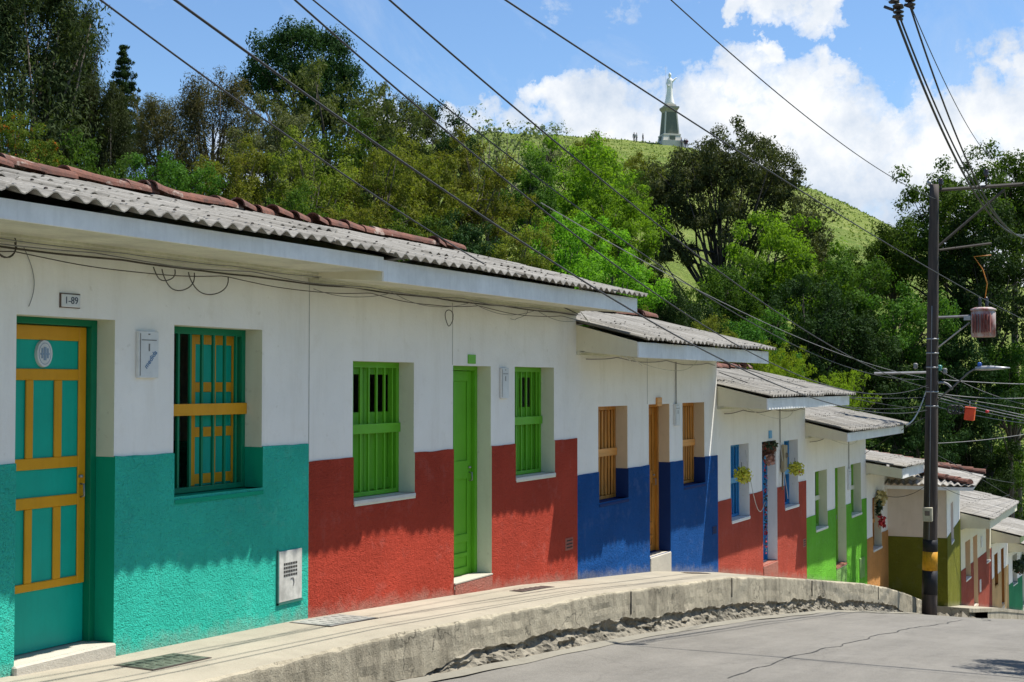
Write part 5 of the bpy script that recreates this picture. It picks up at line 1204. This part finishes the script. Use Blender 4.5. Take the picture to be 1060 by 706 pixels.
T = [
 ('casuarina', 25, -35, 190, 44, 'tall drooping casuarina at the far left edge reaching above the frame'),
 ('casuarina', 76, 10, 74, 47, 'drooping casuarina second from the left edge, left of the conifer'),
 ('conifer', 128, 42, 56, 60, 'small dark pointed conifer standing against the sky at the left'),
 ('casuarina', 108, 92, 80, 45, 'low olive casuarina just below the pointed conifer'),
 ('casuarina_brown', 165, 102, 90, 50, 'olive brown casuarina between the conifer and the brown one'),
 ('casuarina_brown', 222, 82, 125, 49, 'brownish feathery casuarina under the second cable'),
 ('dense', 312, 12, 112, 66, 'very dark dense crown, tallest on the skyline left of centre'),
 ('airy_gum', 338, 50, 190, 56, 'olive gum tree spreading below the very dark crown'),
 ('airy_gum', 402, 80, 90, 60, 'thin gum branch crown leaning right against the sky'),
 ('pale', 283, 112, 92, 47, 'pale grey green leafy tree below the olive gum'),
 ('shrub_m', 370, 128, 110, 50, 'mid green tree left of the dark tree on the skyline'),
 ('dark', 452, 112, 92, 66, 'dark green tree where the skyline dips left of the pale twiggy tree'),
 ('sparse', 510, 106, 120, 72, 'pale twiggy sparse tree on the skyline left of the hilltop'),
 ('sparse', 570, 120, 60, 76, 'small sparse pale tree at the left end of the grassy hilltop'),
 ('orange', 22, 118, 85, 34, 'tree with orange flowers over the roof tiles at the left edge'),
 ('yellow', 320, 152, 110, 41, 'yellow green tree behind the ridge tiles of the teal house'),
 ('yellow', 392, 150, 100, 43, 'yellow green tree right of the pale grey green one'),
 ('shrub_y', 440, 158, 100, 46, 'ragged yellow green shrub under the dark skyline tree'),
 ('yellow', 492, 150, 100, 50, 'yellow green tree in the middle of the slope under the sparse tree'),
 ('mid', 545, 158, 90, 54, 'mid green tree left of the bright green tree'),
 ('yellow', 240, 150, 90, 40, 'yellow green tree in front of the brown casuarina'),
 ('mid2', 170, 150, 100, 38, 'mid green tree behind the roof tiles under the olive casuarinas'),
 ('shrub_m', 90, 150, 100, 36, 'green shrub behind the roof tiles near the orange flowers'),
 ('shrub_m', 300, 200, 100, 36, 'low green shrub behind the ridge above the teal and red boundary'),
 ('mid2', 420, 212, 110, 40, 'green tree low behind the ridge of the red house'),
 ('shrub_y', 360, 212, 90, 37, 'low yellow green shrub touching the red house ridge'),
 ('dark2', 480, 225, 100, 44, 'dark green tree low behind the right part of the long roof'),
 ('yellow', 535, 232, 90, 44, 'yellow green tree just above the right end of the long roof'),
 ('bright', 598, 136, 125, 60, 'bright green tree standing tallest left of the dark gum'),
 ('bright2', 640, 178, 100, 56, 'bright green tree immediately left of the gum tree'),
 ('bright', 583, 215, 105, 52, 'bright green tree below the tallest bright one'),
 ('bright2', 632, 245, 105, 50, 'bright green tree behind the end of the long roof'),
 ('dark2', 670, 268, 80, 58, 'dark green tree at the left foot of the gum tree'),
 ('gum', 742, 130, 176, 74, 'dark domed gum tree with forked trunk in front of the grassy hill'),
 ('bright', 800, 214, 125, 63, 'large green rounded tree right of the gum trunk'),
 ('mid', 752, 262, 90, 60, 'mid green tree below the gum tree crown on its right side'),
 ('mid2', 862, 250, 100, 62, 'mid green tree below the bare slope of the hill'),
 ('dark', 835, 290, 110, 58, 'dark glossy tree above the roof of the bright green house'),
 ('mid', 925, 220, 90, 66, 'mid green tree rising right of the hill slope, left of the pole'),
 ('mid2', 985, 156, 130, 64, 'large green tree directly behind the top of the pole'),
 ('mid', 1048, 146, 110, 66, 'large green tree at the right edge behind the crossarm'),
 ('dark', 1020, 215, 120, 62, 'dark tree behind the transformer'),
 ('mid2', 930, 285, 115, 60, 'green tree left of the pole at crossarm brace height'),
 ('dark2', 885, 318, 110, 58, 'dark tree above the two grey roofs left of the pole'),
 ('dark', 985, 330, 110, 60, 'dark tree behind the pole at the street lamp'),
 ('mid', 1045, 340, 100, 62, 'green tree at the right edge behind the street lamp'),
 ('dark2', 945, 392, 100, 57, 'dark tree behind the cables left of the pole'),
 ('mid2', 1030, 442, 90, 63, 'green tree behind the roofs at the right edge below the orange box'),
 ('dark', 1000, 425, 90, 60, 'dark tree behind the olive house roof'),
 ('dark2', 720, 318, 90, 54, 'dark tree behind the blue house ridge'),
 ('mid', 775, 318, 90, 52, 'mid green tree behind the end of the blue house roof'),
 ('shrub_d', 690, 296, 70, 50, 'dark shrub in the gap above the blue house ridge'),
 ('bamboo', 792, 337, 84, 42, 'lime green bamboo clump behind the blue house roof'),
 ('bamboo', 876, 368, 78, 45, 'lime green bamboo clump behind the soft red house roof'),
 ('bamboo', 815, 358, 62, 41, 'small lime bamboo clump between the other two'),
 ('shrub_y', 735, 328, 60, 40, 'yellow green shrub just above the blue house roof'),
 ('shrub_y', 655, 318, 50, 34, 'small yellow green shrub between the long roof and the blue house roof'),
 ('shrub_y', 612, 140, 60, 150, 'yellow green shrub high on the hillside left below the hilltop'),
 ('shrub_y', 662, 160, 55, 150, 'yellow green shrub on the grass below the visitors'),
 ('shrub_d', 690, 168, 34, 160, 'small dark bush on the grass below the monument'),
 ('shrub_m', 640, 172, 60, 140, 'green bush on the hillside between the bright tree and the gum'),
 ('shrub_m', 880, 262, 70, 110, 'green bush at the foot of the bare slope'),
 ('shrub_y', 835, 250, 60, 115, 'yellowish bush on the slope right of the gum tree'),
]
for a in T: tree(*a[:5], a[5], rz=(YAW if a[0] in ('gum', 'airy_gum') else None))
# a young street tree on the far side of the road, outside the frame, whose shade reaches the road
crown, trunk, H = PROTO['mid']; r = empty('broadleaf_tree', (-.55, 16.6, interp(16.6, RD)+.0), 1.0); tag(r, 'street tree standing just right of the frame whose shade falls on the road corner', 'tree')
for nm, me in (('trunk', trunk), ('crown', crown)):
    o = bpy.data.objects.new(nm, me); COL.objects.link(o); o.parent = r
r.scale = (.24, .24, .40)

for k, (y_, x_, sc_, key) in enumerate(((1.0, 8.2, .62, 'mid'), (6.5, 9.0, .75, 'dark'), (12.0, 8.4, .66, 'mid2'), (18.5, 9.2, .8, 'mid'), (25.0, 8.8, .7, 'dark2'), (32.0, 9.0, .75, 'mid2'), (40.0, 9.5, .8, 'dark'))):  # unseen trees, added to cut the sky fill on the shaded house walls
    crown, trunk, H = PROTO[key]; r = empty('broadleaf_tree', (x_, y_, interp(y_, RD)-.3), k*1.3)
    tag(r, 'unseen tree added across the street to hold back sky light from the house fronts', 'tree', 'unseen trees added across the street')
    for nm, me in (('trunk', trunk), ('crown', crown)):
        o = bpy.data.objects.new(nm, me); COL.objects.link(o); o.parent = r
    r.scale = (sc_*1.1, sc_*1.1, sc_)
# undergrowth on the wooded slope: one mass
def undergrowth():
    rg = np.random.default_rng(3); C = []; 
    while len(C) < 1500:
        c = 34+rg.random()*75; px = rg.random()*1180-60; p = at(px, 353, c); 
        if -p.x < 16.5 and p.y < 62: continue
        if c > 80 and rg.random() > .5: continue
        C.append((p.x, p.y, terrain(p.x, p.y)+.6+rg.random()*1.2))
    V = leaves(np.array(C), 1.1+rg.random(len(C))*1.0, 60, .20, .5, 0, .4, .8, rg)
    tag(mesh_np('undergrowth', V, np.arange(len(V)).reshape(-1, 4), M_leaf('undergrowth_leaves', (.018, .04, .008), (.045, .085, .014), .25)), 'dense green undergrowth covering the slope beneath the trees', 'undergrowth', kind='stuff')
    # long grass on the open hill
    N = 9000; P = []
    while len(P) < N:
        c = 150+rg.random()*90; r_ = -10+rg.random()*90; x, y = xy(c, r_); P.append((x, y, terrain(x, y)))
    P = np.array(P); h = .08+.16*rg.random(N); a = rg.random(N)*6.28; w = .18
    dx = np.stack([np.cos(a)*w, np.sin(a)*w, np.zeros(N)], 1); up = np.stack([rg.normal(size=N)*.1, rg.normal(size=N)*.1, h], 1)
    V = np.stack([P-dx-np.array([0, 0, .05]), P+dx-np.array([0, 0, .05]), P+up+dx*.2, P+up-dx*.2], 1).reshape(-1, 3)
    tag(mesh_np('grass', V, np.arange(4*N).reshape(-1, 4), M_leaf('grass_blades', (.12, .17, .035), (.18, .22, .06), .3)), 'long grass growing over the open hillside', 'grass', kind='stuff')
undergrowth()

# ------------------------------------------------------------------ sky and sun
SUNV = Vector((1.0, .94, 2.94)).normalized()
sl = bpy.data.lights.new('sun', 'SUN'); sl.energy = 5.0; sl.angle = radians(.53); sl.color = (1, .955, .88)
so = bpy.data.objects.new('sun', sl); COL.objects.link(so); so.rotation_euler = SUNV.to_track_quat('Z', 'Y').to_euler(); so.location = (0, 0, 60)
w = bpy.data.worlds.new('World'); scene.world = w; w.use_nodes = True; nt = w.node_tree; bg = nt.nodes['Background']
sky = nt.nodes.new('ShaderNodeTexSky'); sky.sky_type = 'NISHITA'; sky.sun_disc = False; sky.sun_elevation = math.asin(SUNV.z); sky.sun_rotation = atan2(SUNV.x, SUNV.y); sky.air_density = 1.0; sky.dust_density = .4; sky.ozone_density = 2.0; sky.altitude = 200
SKYG = 1.0
tcn = nt.nodes.new('ShaderNodeTexCoord'); D = tcn.outputs['Generated']
nd_ = nt.nodes.new('ShaderNodeTexNoise'); nt.links.new(D, nd_.inputs['Vector']); nd_.inputs['Scale'].default_value = 14; nd_.inputs['Detail'].default_value = 7; nd_.inputs['Roughness'].default_value = .62
sb_ = nt.nodes.new('ShaderNodeVectorMath'); sb_.operation = 'SUBTRACT'; nt.links.new(nd_.outputs['Color'], sb_.inputs[0]); sb_.inputs[1].default_value = (.5, .5, .5)
sc_ = nt.nodes.new('ShaderNodeVectorMath'); sc_.operation = 'SCALE'; nt.links.new(sb_.outputs[0], sc_.inputs[0]); sc_.inputs['Scale'].default_value = .13
ad_ = nt.nodes.new('ShaderNodeVectorMath'); ad_.operation = 'ADD'; nt.links.new(D, ad_.inputs[0]); nt.links.new(sc_.outputs[0], ad_.inputs[1])
nz_ = nt.nodes.new('ShaderNodeVectorMath'); nz_.operation = 'NORMALIZE'; nt.links.new(ad_.outputs[0], nz_.inputs[0]); DW_ = nz_.outputs[0]
def vdot(v):
    n = nt.nodes.new('ShaderNodeVectorMath'); n.operation = 'DOT_PRODUCT'; nt.links.new(DW_, n.inputs[0]); n.inputs[1].default_value = v; return n.outputs['Value']
# cumulus banks: heaps given by compass direction and height
blobs = [(590, 125, 42), (557, 108, 24), (655, 125, 40), (625, 98, 22), (515, 130, 26), (710, 145, 55), (765, 95, 34), (815, 112, 44), (860, 85, 26), (792, 72, 18), (780, 180, 75), (870, 165, 70), (935, 175, 60), (920, 130, 26), (985, 115, 36), (1040, 130, 48), (1050, 80, 22), (1100, 120, 70), (960, 220, 80), (1060, 220, 90), (460, 140, 26), (405, 150, 36), (620, 180, 80), (690, 190, 60),
         (800, 8, 24), (765, 0, 20), (860, 12, 26), (835, -20, 34), (1250, 60, 70), (300, 230, 70)]
acc = None
for px_, py_, rp in blobs:
    v = at(px_, py_, 1).normalized(); ca_ = cos(rp/F*1.0)
    m1 = nt.nodes.new('ShaderNodeMapRange'); m1.interpolation_type = 'LINEAR'; nt.links.new(vdot(v), m1.inputs[0]); m1.inputs[1].default_value = cos(rp*1.45/F); m1.inputs[2].default_value = 1.0; m1.inputs[3].default_value = 0; m1.inputs[4].default_value = 1
    acc = m1.outputs[0] if acc is None else math2(nt, 'MAXIMUM', acc, m1.outputs[0])
n1 = noi(nt, D, 15, 10, .66, .4); n2 = noi(nt, D, 60, 6, .65)
val = math2(nt, 'ADD', acc, math2(nt, 'MULTIPLY', math2(nt, 'SUBTRACT', n1, .5), 1.9)); val = math2(nt, 'ADD', val, math2(nt, 'MULTIPLY', math2(nt, 'SUBTRACT', n2, .5), .5))
mask = ramp(nt, val, [(.24, 0), (.46, .6), (.78, 1)])
# faint wisps elsewhere
wisp = ramp(nt, noi(nt, D, 9, 10, .68, 1.2), [(.52, 0), (.80, .26)])
mask = math2(nt, 'MAXIMUM', mask, wisp)
shade = noi(nt, D, 13, 8, .62)
ccol = mix(nt, ramp(nt, shade, [(.35, 0), (.62, 1)]), (4.7, 5.6, 6.9), (8.6, 8.7, 8.8))
hs = nt.nodes.new('ShaderNodeHueSaturation'); nt.links.new(sky.outputs[0], hs.inputs['Color']); hs.inputs['Saturation'].default_value = 1.0; hs.inputs['Value'].default_value = SKYG
nt.links.new(mix(nt, mask, mix(nt, 1.0, hs.outputs[0], (.98, 1.17, 1.34), 'MULTIPLY'), ccol), bg.inputs['Color']); bg.inputs['Strength'].default_value = .075
scene.view_settings.view_transform = 'Standard'; scene.view_settings.look = 'None'; scene.view_settings.gamma = 1; scene.view_settings.exposure = 0.70
scene.render.engine = 'CYCLES'
scene.cycles.max_bounces = 4; scene.cycles.diffuse_bounces = 3; scene.cycles.transmission_bounces = 2; scene.cycles.transparent_max_bounces = 4
